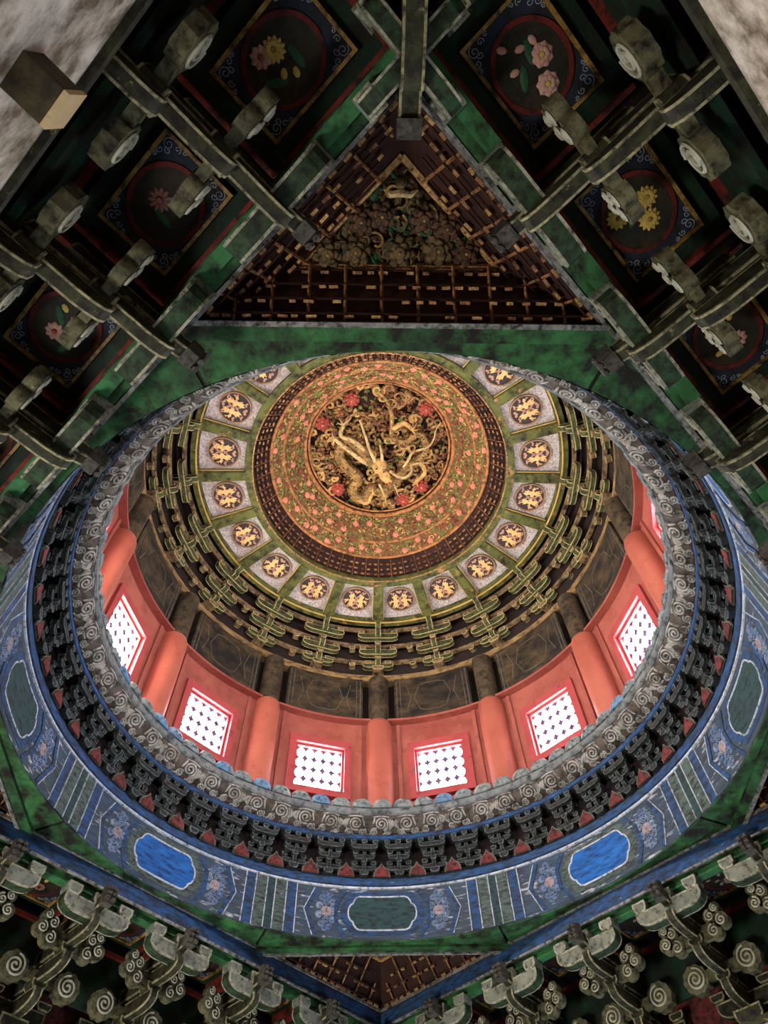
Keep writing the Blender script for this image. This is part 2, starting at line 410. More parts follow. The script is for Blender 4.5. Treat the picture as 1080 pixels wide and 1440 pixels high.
# ================================================================== STRUCTURE
FL = -Z0 / S
m = MB(); m.box((0, 0, FL - 0.02), (6.4, 6.4, 0.04))
tag(ob('floor', m.mesh('floor', 'stone', False)), 'grey brick floor of the pavilion and its terrace', 'floor', kind='structure')
for k, (nm, ang) in enumerate(SIDES.items()):
    (loc, rz) = side_pt(ang, 1.40, 0, FL)
    w = thing('wall_' + nm, 'dark red lower wall with wide doorway on the ' + nm + ' side', 'wall', loc, rz, kind='structure')
    for sx in (-1, 1):
        m = MB(); m.box((sx * 1.10, 0, 0.64), (0.62, 0.09, 1.28)); ob('door_jamb', m.mesh('door_jamb', 'outer', False), w)
    m = MB(); m.box((0, 0, 1.165), (1.58, 0.09, 0.23)); ob('door_head', m.mesh('door_head', 'outer', False), w)

# closing boards above the brackets, behind the coffers, and the drum's dark backing
m = MB()
for ang in SIDES.values():
    q = MB(); q.box((0, 1.30, 1.375), (3.1, 0.56, 0.03))
    a = -radians(ang)
    q.mapped(lambda x, y, z: (x * cos(a) - y * sin(a), x * sin(a) + y * cos(a), z))
    m.add(q.v, q.f)
tag(ob('ceiling', m.mesh('ceiling', 'back_dark', False)), 'dark boards closing the ceiling above the bracket rows', 'ceiling', kind='structure')

# octagonal soffit with its round opening, eight boards meeting at the octagon's corners
tan22 = math.tan(pi / 8)
RI, RO = 1.0, 1.03
sof = thing('soffit', 'green peeling octagonal soffit around the dome opening', 'soffit', (0, 0, H), kind='structure')
m = MB()
NS = 16
for i in range(NS):
    for lo, hi in ((0.0, 1.0),):
        a0 = radians(-22.5 + 45 * i / NS + 0.25 * (i == 0)); a1 = radians(-22.5 + 45 * (i + 1) / NS - 0.25 * (i == NS - 1))
        p = lambda a, r: (r * sin(a), r * cos(a))
        q = [p(a0, RI), p(a0, RO / cos(a0)), p(a1, RO / cos(a1)), p(a1, RI)]
        vs = [(x, y, 0) for x, y in q] + [(x, y, 0.022) for x, y in q]
        fs = [(0, 1, 2, 3), (4, 7, 6, 5), (0, 3, 7, 4)]
        if i == 0: fs.append((0, 4, 5, 1))
        if i == NS - 1: fs.append((3, 2, 6, 7))
        m.add(vs, fs)
sm = m.mesh('soffit_board', 'green', False)
for k in range(8):
    ob('soffit_board', sm, sof, rz=-radians(45 * k))
# thin pale bead where the soffit meets the beams
# drum wall: blue band backing, bracket backing
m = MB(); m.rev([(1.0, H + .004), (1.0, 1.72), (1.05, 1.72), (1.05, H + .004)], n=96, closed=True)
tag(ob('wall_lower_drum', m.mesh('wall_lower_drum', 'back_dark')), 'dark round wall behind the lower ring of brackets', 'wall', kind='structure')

# red drum wall with twelve window openings
RW = 0.972
WX, WZ0, WZ1 = 6.15, 1.905, 2.125
m = MB()
for b in range(12):
    c = 15 + 30 * b
    m.rev([(RW, 1.765), (RW, 2.30)], c - 15, c - WX, 6)
    m.rev([(RW, 1.765), (RW, 2.30)], c + WX, c + 15, 6)
    m.rev([(RW, 1.765), (RW, WZ0), (RW + .035, WZ0)], c - WX, c + WX, 6)
    m.rev([(RW + .035, WZ1), (RW, WZ1), (RW, 2.30)], c - WX, c + WX, 6)
    for e in (-1, 1):
        a = radians(c + e * WX)
        m.add([(r * sin(a), r * cos(a), z) for r, z in ((RW, WZ0), (RW + .035, WZ0), (RW + .035, WZ1), (RW, WZ1))], [(0, 1, 2, 3)])
tag(ob('wall_drum', m.mesh('wall_drum', 'red_wall')), 'red plastered round wall holding the lattice windows', 'wall', kind='structure')
m = MB(); m.rev([(1.035, 1.70), (1.035, 2.62)], n=96)  # unseen cylinder added outside the wall against leaking sky light
tag(ob('wall_outer_drum', m.mesh('wall_outer_drum', 'outer')), 'outer face of the round drum wall', 'wall', kind='structure')

# windows
wf = MB()
hw, hh0, hh1 = 0.104, WZ0, WZ1
for (x0, x1, z0, z1) in ((-.132, -hw, hh0 - .03, hh1 + .034), (hw, .132, hh0 - .03, hh1 + .034), (-hw, hw, hh1, hh1 + .034), (-hw, hw, hh0 - .03, hh0)):
    wf.box(((x0 + x1) / 2, .004, (z0 + z1) / 2), (x1 - x0, .036, z1 - z0))
wf_m = wf.mesh('frame', 'frame_red', False)
wi = MB()
for (x0, x1, z0, z1) in ((-hw, -hw + .009, hh0, hh1), (hw - .009, hw, hh0, hh1), (-hw + .009, hw - .009, hh1 - .009, hh1), (-hw + .009, hw - .009, hh0, hh0 + .009)):
    wi.box(((x0 + x1) / 2, .015, (z0 + z1) / 2), (x1 - x0, .024, z1 - z0))
wi_m = wi.mesh('inner_frame', 'frame_red', False)
NX, NZ = 5, 4
cw, ch = (2 * hw - .018) / NX, (hh1 - hh0 - .018) / NZ
cell = MB()
nn = 24
for sd in (-.003, .003):
    vs = []
    for i in range(nn):
        a = 2 * pi * i / nn
        vs.append((cw * .482 * cos(a), sd, ch * .482 * sin(a)))
    for i in range(nn):
        a = 2 * pi * i / nn
        k = max(abs(cos(a)), abs(sin(a)))
        vs.append((cw / 2 * cos(a) / k, sd, ch / 2 * sin(a) / k))
    cell.add(vs, [(i, (i + 1) % nn, nn + (i + 1) % nn, nn + i) for i in range(nn)])
vs = [(cw * .482 * cos(2 * pi * i / nn), sd, ch * .482 * sin(2 * pi * i / nn)) for sd in (-.003, .003) for i in range(nn)]
cell.add(vs, [(i, (i + 1) % nn, nn + (i + 1) % nn, nn + i) for i in range(nn)])
cell_m = cell.mesh('lattice_cell', 'lattice')
pane = MB(); pane.box((0, .034, (hh0 + hh1) / 2), (2 * hw, .004, hh1 - hh0))
pane_m = pane.mesh('pane', 'pane', False)
pane_s = pane.mesh('pane', 'pane_sun', False)
for b in range(12):
    c = 15 + 30 * b
    (loc, rz) = polar(RW - .008, c, 0)
    w = thing('window_%d' % (b + 1), ('square red-framed window with round-holed lattice blazing with warm sunlight' if c in (255, 285) else 'square red-framed window with round-holed lattice glowing with daylight'), 'window', loc, rz, 'lattice windows around the drum', 'structure')
    ob('frame', wf_m, w); ob('inner_frame', wi_m, w); ob('pane', pane_s if c in (255, 285) else pane_m, w)
    lt = thing('lattice', None, None); lt.parent = w
    for i in range(NX):
        for j in range(NZ):
            ob('lattice_cell', cell_m, lt, (-hw + .009 + cw * (i + .5), .021, hh0 + .009 + ch * (j + .5)))

# ================================================================== OCTAGON AND SQUARE BEAMS
# corner-cutting beams of the octagon (four) on top of the soffit line
m = MB()
m.prism([(1.018, H - .008), (1.018, H + .085), (1.05, H + .085), (1.05, H - .008)], 'yz', 0, 0.86, 0)
me = m.mesh('beam_body', 'green', False)
ln = MB(); ln.box((0, 1.052, H - .010), (.86, .010, .007))
ln_m = ln.mesh('pale_bead', 'edge_grey', False)
for k, a in enumerate((0, 90, 180, 270)):
    t = thing('octagon_beam', 'green beam cutting across a corner of the square, pale bead along its foot', 'beam', (0, 0, 0), -radians(a), 'corner-cutting beams of the octagon')
    ob('beam_body', me, t); ob('pale_bead', ln_m, t)

# square beams: blue inner face, green underside
sq = MB()
sq.prism([(1.022, 1.300), (1.022, 1.352), (1.026, 1.352), (1.026, 1.300)], 'yz', 0, 2.05)
blue_m = sq.mesh('blue_face', 'blue', False)
sq = MB(); sq.prism([(1.0262, 1.297), (1.0262, 1.36), (1.075, 1.36), (1.075, 1.297)], 'yz', 0, 2.14)
body_m = sq.mesh('beam_body', 'green', False)
sq = MB(); sq.box((0, 1.021, 1.297), (2.04, .007, .006)); sq.box((0, 1.019, 1.353), (2.04, .006, .010))
bead_m = sq.mesh('pale_bead', 'edge_grey', False)
sq = MB(); sq.box((0, 1.058, 1.288), (2.11, .028, .018))
strip_m = sq.mesh('tie_strip', 'green_bright', False)
for nm, ang in SIDES.items():
    t = thing('square_beam', 'long green beam of the square with blue inner face over the bracket sets', 'beam', (0, 0, 0), -radians(ang), 'long beams of the square')
    for n_, me_ in (('beam_body', body_m), ('blue_face', blue_m), ('pale_bead', bead_m), ('tie_strip', strip_m)):
        ob(n_, me_, t)

# architraves of peeling white paint, flat plate on top
ar = MB(); ar.box((0, 1.385, .80), (2.68, .17, .40)); ar_m = ar.mesh('architrave_face', 'white_beam', False)
pl = MB(); pl.box((0, 1.375, 1.007), (2.66, .17, .018)); pl_m = pl.mesh('cap_plate', 'near_wood', False)
gb = MB(); gb.box((0, 1.305, 1.215), (2.60, .012, .17)); gb_m = gb.mesh('green_board', 'deep_green', False)
rl = MB(); rl.box((0, 1.293, 1.297), (2.58, .012, .012)); rl_m = rl.mesh('red_edge', 'red_line', False)
rb = MB(); rb.box((0, 1.392, 1.185), (2.74, .012, .34)); rb_m = rb.mesh('red_board', 'flame', False)
for nm, ang in SIDES.items():
    t = thing('architrave', 'peeling white architrave under the bracket row with green board above it', 'beam', (0, 0, 0), -radians(ang), 'white architraves on the four walls')
    for n_, me_ in (('architrave_face', ar_m), ('cap_plate', pl_m), ('green_board', gb_m), ('red_edge', rl_m), ('red_board', rb_m)):
        ob(n_, me_, t)
(loc, rz) = side_pt(225, 1.312, -.728, .83)
t = thing('tie_beam_end', 'brown and green tie beam end with raw ochre end grain jutting from the white architrave', 'beam end', loc, rz)
m = MB(); m.box((0, -.008, .0), (.042, .10, .05)); ob('beam_shaft', m.mesh('beam_shaft', 'beam_brown', False), t)
m = MB(); m.box((0, -.060, .0), (.043, .006, .051)); ob('end_grain', m.mesh('end_grain', 'ochre_end', False), t)

# ================================================================== LARGE BRACKET SETS ON THE SQUARE
NW = ['near_wood', 'near_edge']
BT = ['boat', 'boat_edge', 'boat_under']
AW = 0.027
def arm_yz(y0, y1, z, h, w=AW, b=.0042, mats=NW, nm='projecting_arm'):
    return MB().prism(jut(y0, y1, h, z), 'yz', 0, w, b).mesh(nm, mats, False)
def arm_xz(L, h, z, y, w=AW, b=.0042, mats=NW, nm='cross_arm'):
    return MB().prism(lateral(L, h, z), 'xz', y, w, b, mu=len(mats) - 1 if len(mats) > 2 else None).mesh(nm, mats, False)
BZ = 1.016
base_blk = block(.085, .085, .045, NW, b=.005)
small_blk = block(.044, .044, .032, BT, b=.005)
mid_blk = block(.046, .046, .022, NW, b=.004)
def vol_mesh(sx):
    m = MB()
    n = 40
    prof = []
    for i in range(n):
        a = 2 * pi * i / n
        r = .040 * (1 + .05 * cos(10 * a))
        prof.append((sx * .086 + r * cos(a), 1.140 + r * sin(a)))
    m.prism(prof, 'xz', 1.26, .026)
    m.tube(spiral_pts(sx * .086, 1.140, .031, 2.2, 1.245, 34, pi / 2, sx), .0032, 5, 1)
    m.prism([(sx * .012, 1.124), (sx * .06, 1.124), (sx * .06, 1.154), (sx * .012, 1.154)], 'xz', 1.26, .02)
    return m.mesh('volute', ['volute', 'volute_line'])
def cloud_mesh(sx):
    m = MB()
    for dx, dz, r in ((.062, 1.182, .024), (.094, 1.200, .022), (.066, 1.222, .021), (.088, 1.238, .017)):
        n = 18
        m.prism([(sx * dx + r * cos(2 * pi * i / n), dz + r * sin(2 * pi * i / n)) for i in range(n)], 'xz', 1.15, .024)
        m.tube(spiral_pts(sx * dx, dz, r * .74, 1.6, 1.136, 16, pi / 2, sx), .0028, 4, 1)
    m.prism([(sx * .010, 1.168), (sx * .06, 1.166), (sx * .06, 1.208), (sx * .010, 1.21)], 'xz', 1.15, .018)
    return m.mesh('cloud_carving', ['volute', 'volute_line'])
def nose_mesh():
    m = MB()
    m.prism([(.975, 1.236), (.968, 1.262), (.975, 1.285), (1.0, 1.290), (1.0, 1.236)], 'yz', 0, .032)
    for z in (1.245, 1.26, 1.275):
        for x in (-.009, .009):
            m.ell((x, .967, z), (.009, .007, .007), 6, 4)
    return m.mesh('carved_nose', 'nose')
SHORT = {0: 'yellow and pink daisies', 1: 'pink lotus blossoms', 2: 'three chrysanthemums', 3: 'dull red chrysanthemum', 4: 'pink blossoms', 5: 'orange lily', 6: 'single lotus', 7: 'two yellow chrysanthemums',
         8: 'daisy with yellow buds', 9: 'two red chrysanthemums', 10: 'chrysanthemum with pink buds', 11: 'red chrysanthemum with buds', 12: 'daisies and lotus', 13: 'lotus buds'}
LAY = {'southwest': (0, 3, 4, 6, 7, 8, 9), 'southeast': (13, 12, 11, 10, 5, 2, 1)}
def big_set(loc, rz):
    t = thing('bracket_set', 'weathered olive bracket set with volutes and boat-shaped arm under the square beam', 'bracket set', loc, rz, 'large bracket sets along the square')
    dy, dz = -1.36, -BZ
    P = (0, dy, dz)
    ob('bearing_block', base_blk, t)
    ob('cross_arm', arm_xz(.095, .046, 1.060, 1.36), t, P)
    for sx in (-1, 1):
        ob('bearing_block', mid_blk, t, (sx * .078, 0, 1.106 - BZ))
    a1 = ob('projecting_arm', arm_yz(1.385, 1.232, 1.060, .046), t, P)
    ob('bearing_block', mid_blk, t, (0, 1.262 + dy, 1.106 - BZ))
    for sx in (-1, 1):
        ob('volute', vol_mesh(sx), t, P)
    ob('projecting_arm', arm_yz(1.38, 1.122, 1.122, .042), t, P)
    ob('bearing_block', mid_blk, t, (0, 1.152 + dy, 1.162 - BZ))
    for sx in (-1, 1):
        ob('cloud_carving', cloud_mesh(sx), t, P)
    ob('projecting_arm', arm_yz(1.30, 1.015, 1.178, .040), t, P)
    ob('cross_arm', arm_xz(.108, .046, 1.206, 1.046, w=.040, b=.005, mats=BT), t, P)
    for sx in (-1, 0, 1):
        ob('bearing_block', small_blk, t, (sx * .088, 1.046 + dy, 1.250 - BZ))
    n = ob('projecting_arm', arm_yz(1.24, .985, 1.232, .040), t, P)
    ob('carved_nose', nose_mesh(), n)
    return t
proto = None
for nm, ang in SIDES.items():
    for k, tt in enumerate((-.75, -.45, -.15, .15, .45, .75)):
        (loc, rz) = side_pt(ang, 1.36, tt, BZ)
        if proto is None: proto = o = big_set(loc, rz)
        else: o = copy_tree(proto, loc, rz)
        if nm in LAY:
            a, b = sorted(SHORT[q] for q in LAY[nm][k:k + 2])
            tag(o, 'olive bracket set between coffers of ' + a + ' and ' + b, group='olive bracket sets between flower coffers')
        else:
            tag(o, 'pale bracket set with spiral volutes below the blue face of a square beam', group='pale bracket sets below the blue beams')
# corner sets: one long diagonal arm, crossed by the arms of both sides
def corner_set(deg):
    (loc, rz) = polar(1.92, deg, BZ)
    t = thing('corner_bracket_set', 'corner bracket set with long diagonal arm crossed by arms of both sides', 'bracket set', loc, rz, 'corner bracket sets of the square')
    ob('bearing_block', base_blk, t, rz=pi / 4)
    q = sqrt(2)
    for y0, y1, z in ((1.95, 1.74, 1.060), (1.95, 1.585, 1.122), (1.86, 1.43, 1.178), (1.76, 1.385, 1.232)):
        ob('projecting_arm', arm_yz(y0, y1, z, .042, w=.034), t, (0, -1.92, -BZ))
    m = MB(); m.prism([(1.375, 1.228), (1.365, 1.25), (1.375, 1.278), (1.395, 1.28), (1.395, 1.228)], 'yz', 0, .038)
    ob('carved_nose', m.mesh('carved_nose', 'nose'), t, (0, -1.92, -BZ))
    for y, L, z, mats in ((1.475, .10, 1.206, BT), (1.626, .12, 1.165, NW), (1.78, .10, 1.112, NW)):
        for s in (-1, 1):
            me = MB().prism(lateral(L, .044), 'xz', 0, .030, .0042, mu=2 if len(mats) > 2 else None).mesh('cross_arm', mats, False)
            ob('cross_arm', me, t, (0, y - 1.92, z - BZ), s * pi / 4)
    for s in (-1, 1):
        for e in (-1, 1):
            ob('bearing_block', small_blk, t, (e * .082 * cos(s * pi / 4), 1.475 - 1.92 + e * .082 * sin(s * pi / 4), 1.250 - BZ), s * pi / 4)
    return t
c0 = corner_set(0)
for d in (90, 180, 270):
    (loc, rz) = polar(1.92, d, BZ)
    copy_tree(c0, loc, rz)

# ================================================================== FLOWER COFFERS BETWEEN THE BRACKET SETS
fb = MB(); fb.box((0, 0, .035), (.272, .205, .008)); board_m = fb.mesh('board', 'deep_green', False)
rf = MB()
for (x, y, w, h) in ((0, -.1, .27, .009), (-.132, 0, .009, .2), (.132, 0, .009, .2)):
    rf.box((x, y, .022), (w, h, .022))
redf_m = rf.mesh('red_frame', 'red_line', False)
PX, PY = .092, .068
gm = MB()
for (x, y, w, h) in ((0, -PY, 2 * PX + .006, .006), (0, PY, 2 * PX + .006, .006), (-PX, 0, .006, 2 * PY), (PX, 0, .006, 2 * PY)):
    gm.box((x, y, .026), (w, h, .012))
goldf_m = gm.mesh('gold_frame', 'gold_old', False)
pm = MB(); pm.box((0, 0, .029), (2 * PX, 2 * PY, .004)); panel_m = pm.mesh('panel', 'cof_blue', False)
def ell_ring(a0, b0, a1, b1, z0, z1, n=40):
    m = MB(); vs = []
    for i in range(n):
        t = 2 * pi * i / n
        c, s = cos(t), sin(t)
        vs += [(a0 * c, b0 * s, z0), (a1 * c, b1 * s, z0), (a1 * c, b1 * s, z1), (a0 * c, b0 * s, z1)]
    fs = []
    for i in range(n):
        j = (i + 1) % n
        for q in range(4):
            fs.append((i * 4 + q, i * 4 + (q + 1) % 4, j * 4 + (q + 1) % 4, j * 4 + q))
    return m.add(vs, fs)
ring_m = ell_ring(.063, .056, .071, .064, .0245, .028).mesh('red_ring', 'red_ring')
dm = MB(); n = 40
dm.prism([(.064 * cos(2 * pi * i / n), .057 * sin(2 * pi * i / n)) for i in range(n)], 'xy', .0265, .002)
disc_m = dm.mesh('painted_disc', 'dark_disc')
scrolls = []
for sx in (-1, 1):
    for sy in (-1, 1):
        sc_m = MB()
        for (cx, cy, r, tn, st) in ((.078, .054, .010, 1.5, 0), (.062, .060, .006, 1.2, 2), (.082, .038, .006, 1.2, 4), (.069, .049, .006, 1.1, 1), (.052, .063, .004, 1.2, 3), (.085, .026, .004, 1.2, 5)):
            pts = [(sx * (cx + r * (1 - .85 * i / 14) * cos(st + tn * 2 * pi * i / 14)), sy * (cy + r * (1 - .85 * i / 14) * sin(st + tn * 2 * pi * i / 14))) for i in range(15)]
            q = MB(); strip(q, pts, .0013, 0, 1)
            q.mapped(lambda x, y, z: (x, z, .0272 - y * .001))
            sc_m.add(q.v, q.f)
        scrolls.append(sc_m.mesh('corner_scroll', 'scroll', False))
def daisy(n, r, w, mats, two=False):
    m = MB()
    for lay in range(2 if two else 1):
        for i in range(n):
            a = 2 * pi * (i + .5 * lay) / n
            rr = r * (1 - .3 * lay)
            m.ell((rr * .6 * cos(a), rr * .6 * sin(a), -.002 * lay), (rr * .42, w, .0022), 6, 4, 0, a)
    m.ell((0, 0, -.002), (r * .26, r * .26, .004), 8, 4, 1)
    return m.mesh('flower', mats)
fl_y = daisy(12, .020, .0042, ['yellow_fl', 'gold_old'], True)
fl_p = daisy(9, .018, .0052, ['pink_fl', 'crimson'])
fl_l = daisy(8, .019, .007, ['pink_fl', 'yellow_fl'], True)
fl_d = daisy(11, .021, .0042, ['dark_fl', 'dark_fl'])
bd = MB(); bd.ell((0, 0, 0), (.006, .009, .003), 7, 5); bud_m = bd.mesh('bud', 'pink_fl')
bd = MB(); bd.ell((0, 0, 0), (.006, .009, .003), 7, 5); budy_m = bd.mesh('bud', 'yellow_fl')
lf = MB(); lf.ell((0, 0, 0), (.007, .020, .0015), 8, 4); leaf_m = lf.mesh('leaf', 'leaf_d')
VAR = {
 'yellow and pink daisies': [('flower', fl_y, .0, .021), ('flower', fl_p, -.022, -.002 + .03), ('bud', budy_m, -.012, -.012), ('bud', budy_m, .004, -.024), ('leaf', leaf_m, .02, -.01), ('leaf', leaf_m, -.03, -.012)],
 'pale pink lotus blossoms and buds': [('flower', fl_l, .002, .021), ('flower', fl_l, -.036, .004), ('bud', bud_m, .012, -.026), ('bud', bud_m, .05, -.022), ('bud', bud_m, .028, .022), ('bud', bud_m, .032, .0), ('leaf', leaf_m, -.005, -.02), ('leaf', leaf_m, .018, .008)],
 'three yellow chrysanthemums': [('flower', fl_y, .012, .024), ('flower', fl_y, -.022, .008), ('flower', fl_y, .018, -.032), ('leaf', leaf_m, 0, -.01), ('leaf', leaf_m, .03, .0)],
 'dull red chrysanthemum and bud': [('flower', fl_d, .0, .012), ('bud', bud_m, .022, -.022), ('leaf', leaf_m, -.02, -.01)],
 'pink blossoms among green leaves': [('flower', fl_p, -.02, .01), ('flower', fl_p, .02, -.014), ('bud', budy_m, .03, .02), ('leaf', leaf_m, .0, -.02), ('leaf', leaf_m, -.03, -.02), ('leaf', leaf_m, .012, .02)],
 'orange lily and rose blossoms': [('flower', fl_d, .02, -.012), ('flower', fl_p, -.02, .01), ('bud', budy_m, -.02, -.03), ('bud', budy_m, .03, .02), ('leaf', leaf_m, .0, .0)],
}
VAR.update({
 'a single pale pink lotus': [('flower', fl_l, .0, .0), ('leaf', leaf_m, .03, -.01), ('leaf', leaf_m, -.03, .01)],
 'two yellow chrysanthemums': [('flower', fl_y, .02, .012), ('flower', fl_y, -.02, -.012), ('leaf', leaf_m, .0, .02)],
 'a pink daisy and yellow buds': [('flower', fl_p, .0, .012), ('bud', budy_m, .025, -.015), ('bud', budy_m, -.022, -.02), ('leaf', leaf_m, .0, -.02)],
 'two dull red chrysanthemums': [('flower', fl_d, .02, .01), ('flower', fl_d, -.022, -.01), ('leaf', leaf_m, .0, -.025)],
 'one yellow chrysanthemum with pink buds': [('flower', fl_y, .0, .01), ('bud', bud_m, .028, -.01), ('bud', bud_m, -.02, -.022), ('leaf', leaf_m, .012, -.02)],
 'one dull red chrysanthemum with yellow buds': [('flower', fl_d, -.008, .01), ('bud', budy_m, .026, -.012), ('bud', budy_m, -.024, -.02), ('leaf', leaf_m, .012, -.02)],
 'pink daisies and lotus': [('flower', fl_p, .018, .014), ('flower', fl_l, -.018, -.008), ('leaf', leaf_m, .02, -.02)],
 'lotus buds only': [('bud', bud_m, .02, .012), ('bud', bud_m, -.015, .02), ('bud', bud_m, .0, -.015), ('bud', bud_m, -.03, -.012), ('leaf', leaf_m, .02, -.02)],
})
VK = list(VAR)
for nm, ang in SIDES.items():
    for k, tt in enumerate((-.9, -.6, -.3, 0, .3, .6, .9)):
        if nm == 'southwest': v = VK[LAY[nm][k]]
        elif nm == 'southeast': v = VK[LAY[nm][k]]
        else: v = VK[(k * 5 + len(nm)) % 14]
        (loc, rz) = side_pt(ang, 1.178, tt, 1.300)
        g = 'painted coffers with ' + v
        t = thing('flower_coffer', 'dark ceiling coffer painted with ' + v + ' in a red ring', 'ceiling panel', loc, rz)
        if nm not in LAY:
            tag(t, 'dark flower coffer mostly hidden above the pale volute brackets', group='flower coffers above the pale brackets')
        ob('board', board_m, t); ob('red_frame', redf_m, t); ob('gold_frame', goldf_m, t)
        p = ob('panel', panel_m, t)
        ob('red_ring', ring_m, p); ob('painted_disc', disc_m, p); [ob('corner_scroll', q_, p) for q_ in scrolls]
        mir = -1 if nm == 'southeast' else 1
        for (n_, me_, x, y) in VAR[v]:
            ob(n_, me_, t, (mir * -x, y, .0245), random.uniform(0, 6))

# ================================================================== CORNER TRIANGLE COFFERS
def leaf_scatter(m, frames, nmat, size, rng):
    """small pointed leaves, each a raised diamond on a frame (origin, e1, e2, normal)"""
    for (o, e1, e2, nn) in frames:
        a = rng.uniform(0, 2 * pi)
        d1 = e1 * cos(a) + e2 * sin(a); d2 = e2 * cos(a) - e1 * sin(a)
        l = size * rng.uniform(.7, 1.4); w = l * rng.uniform(.35, .6); h = l * rng.uniform(.3, .6)
        m.add([o - d1 * l, o + d2 * w, o + d1 * l, o - d2 * w, o + nn * h], [(0, 1, 4), (1, 2, 4), (2, 3, 4), (3, 0, 4)], rng.randrange(nmat))
    return m
def peony(r, h, mats, name='flower', n=7, seed=1):
    rg = random.Random(seed)
    m = MB()
    for lay, (k, rr, z) in enumerate(((n, 1.0, 0), (n - 2, .66, -.35), (4, .34, -.6))):
        for i in range(k):
            a = 2 * pi * (i + .5 * lay) / k
            m.ell((r * rr * .62 * cos(a), r * rr * .62 * sin(a), z * h), (r * .40 * rr + .002, r * .34, h * .45), 6, 4, 0, a)
    m.ell((0, 0, -h * .85), (r * .16, r * .16, h * .25), 6, 4, 1)
    return m.mesh(name, mats)
tf_a = peony(.032, .022, ['tri_gilt', 'gold_old'])
tf_b = peony(.028, .020, ['tri_rust', 'gold_old'])
ZT0, ZT1 = 1.375, 1.48
def tri_pts(d):
    # triangle inset by d: base at y = 1.055 + d, sides n = 1.02 - d ; corner local frame: y outward
    s = (1.02 - d) * sqrt(2)
    yb = 1.055 + d
    return [(-(s - yb), yb), (s - yb, yb), (0, s)]
A, B = tri_pts(0), tri_pts(.078)
def corner_coffer():
    t = thing('corner_coffer', 'triangular gilt coffer of carved blossoms filling a corner of the square', 'ceiling panel', (0, 0, ZT0), 0, 'triangular corner coffers')
    O = (0, 0, -ZT0)
    rng = random.Random(3)
    for e in range(3):
        p0, p1, q0, q1 = A[e], A[(e + 1) % 3], B[e], B[(e + 1) % 3]
        m = MB(); m.add([(*p0, ZT0 - .03), (*p1, ZT0 - .03), (*p1, ZT0), (*p0, ZT0), (*q0, ZT1), (*q1, ZT1)], [(0, 1, 2, 3), (3, 2, 5, 4)])
        ob('cove', m.mesh('cove', 'lat_dark', False), t, O)
        L = hypot(p1[0] - p0[0], p1[1] - p0[1])
        n = max(4, round(L / .070))
        ex = Vector(((p1[0] - p0[0]) / L, (p1[1] - p0[1]) / L, 0))
        inn = Vector((-ex.y, ex.x, 0))
        cen = Vector((sum(p[0] for p in A) / 3, sum(p[1] for p in A) / 3, 0))
        if (cen - Vector((*p0, 0))).dot(inn) < 0: inn = -inn
        def at(s, d, z): return Vector((*p0, 0)) + ex * s + inn * d + Vector((0, 0, z))
        for i in range(1, n):
            s = L * i / n
            lim = min(s, L - s) * .62
            D = min(.085, lim)
            if D < .02: continue
            pts = [at(s, D * k / 3 - .002, ZT0 - .018 + (ZT1 - ZT0) * k / 3 * (D / .085)) for k in range(4)]
            m = MB(); m.tube(pts, .0032, 4)
            ob('lattice_rib', m.mesh('lattice_rib', 'tri_lat', False), t, O)
        m2 = MB()
        for k in range(4):
            d = .012 + .021 * k; z = ZT0 - .012 + (ZT1 - ZT0) * (k / 3.4)
            s0 = d * 1.9 if e else d * 2.2
            m = MB(); m.tube([at(s0, d, z), at(L - s0, d, z)], .0024, 4)
            ob('lattice_rail', m.mesh('lattice_rail', 'lat_dark', False), t, O)
            s = s0
            while s < L - s0 - .01:
                w = rng.uniform(.012, .02)
                c = at(s + w / 2, d - .004, z - .004)
                if rng.random() < .8: m2.box(c, (w, .006, rng.uniform(.004, .007)), atan2(ex.y, ex.x) + rng.uniform(-.08, .08), int(rng.random() < .35))
                s += w + rng.uniform(.006, .022)
        b = ob('block_row', m2.mesh('block_row', ['tri_lat', 'tri_lat_b'], False), t, O); b['kind'] = 'stuff'
        q0, q1 = Vector((*q0, ZT1 - .006)), Vector((*q1, ZT1 - .006))
        m = MB(); m.tube([q0, q1], .0085, 5)
        ob('gilt_bar', m.mesh('gilt_bar', 'tri_lat' if e == 0 else 'tri_lat_b', False), t, O)  # side bars brighter than the base bar, painted as if lit
    m = MB(); m.add([(*p, ZT1 + .004) for p in B] + [(*p, ZT1 + .02) for p in B], [(0, 1, 2), (3, 5, 4), (0, 1, 4, 3), (1, 2, 5, 4), (2, 0, 3, 5)])
    ob('relief_board', m.mesh('relief_board', 'lat_dark', False), t, O)
    fr = []
    def inside(mg=.012):
        while True:
            a, b = rng.random(), rng.random()
            if a + b > 1: a, b = 1 - a, 1 - b
            p = [B[0][k] + a * (B[1][k] - B[0][k]) + b * (B[2][k] - B[0][k]) for k in (0, 1)]
            if p[1] > B[0][1] + mg and p[1] + abs(p[0]) < B[2][1] - mg * 1.4: return p
    for i in range(420):
        x, y = inside()
        fr.append((Vector((x, y, ZT1 + .002 - rng.uniform(0, .012))), Vector((1, 0, 0)), Vector((0, 1, 0)), Vector((0, 0, -1))))
    m = leaf_scatter(MB(), fr, 4, .011, rng)
    b = ob('foliage', m.mesh('foliage', ['leaf_d', 'tri_gilt', 'tri_rust', 'tri_gilt'], False), t, O); b['kind'] = 'stuff'
    for (x, y) in ((.0, .03), (-.075, .035), (.085, .03), (-.13, .03), (.14, .025), (-.045, .09), (.035, .095), (.075, .085), (-.09, .075)):
        ob('flower', tf_a if (x * 100) % 2 < 1 else tf_b, t, (x, B[0][1] + y, ZT1 - .012 - ZT0), rng.uniform(0, 3))
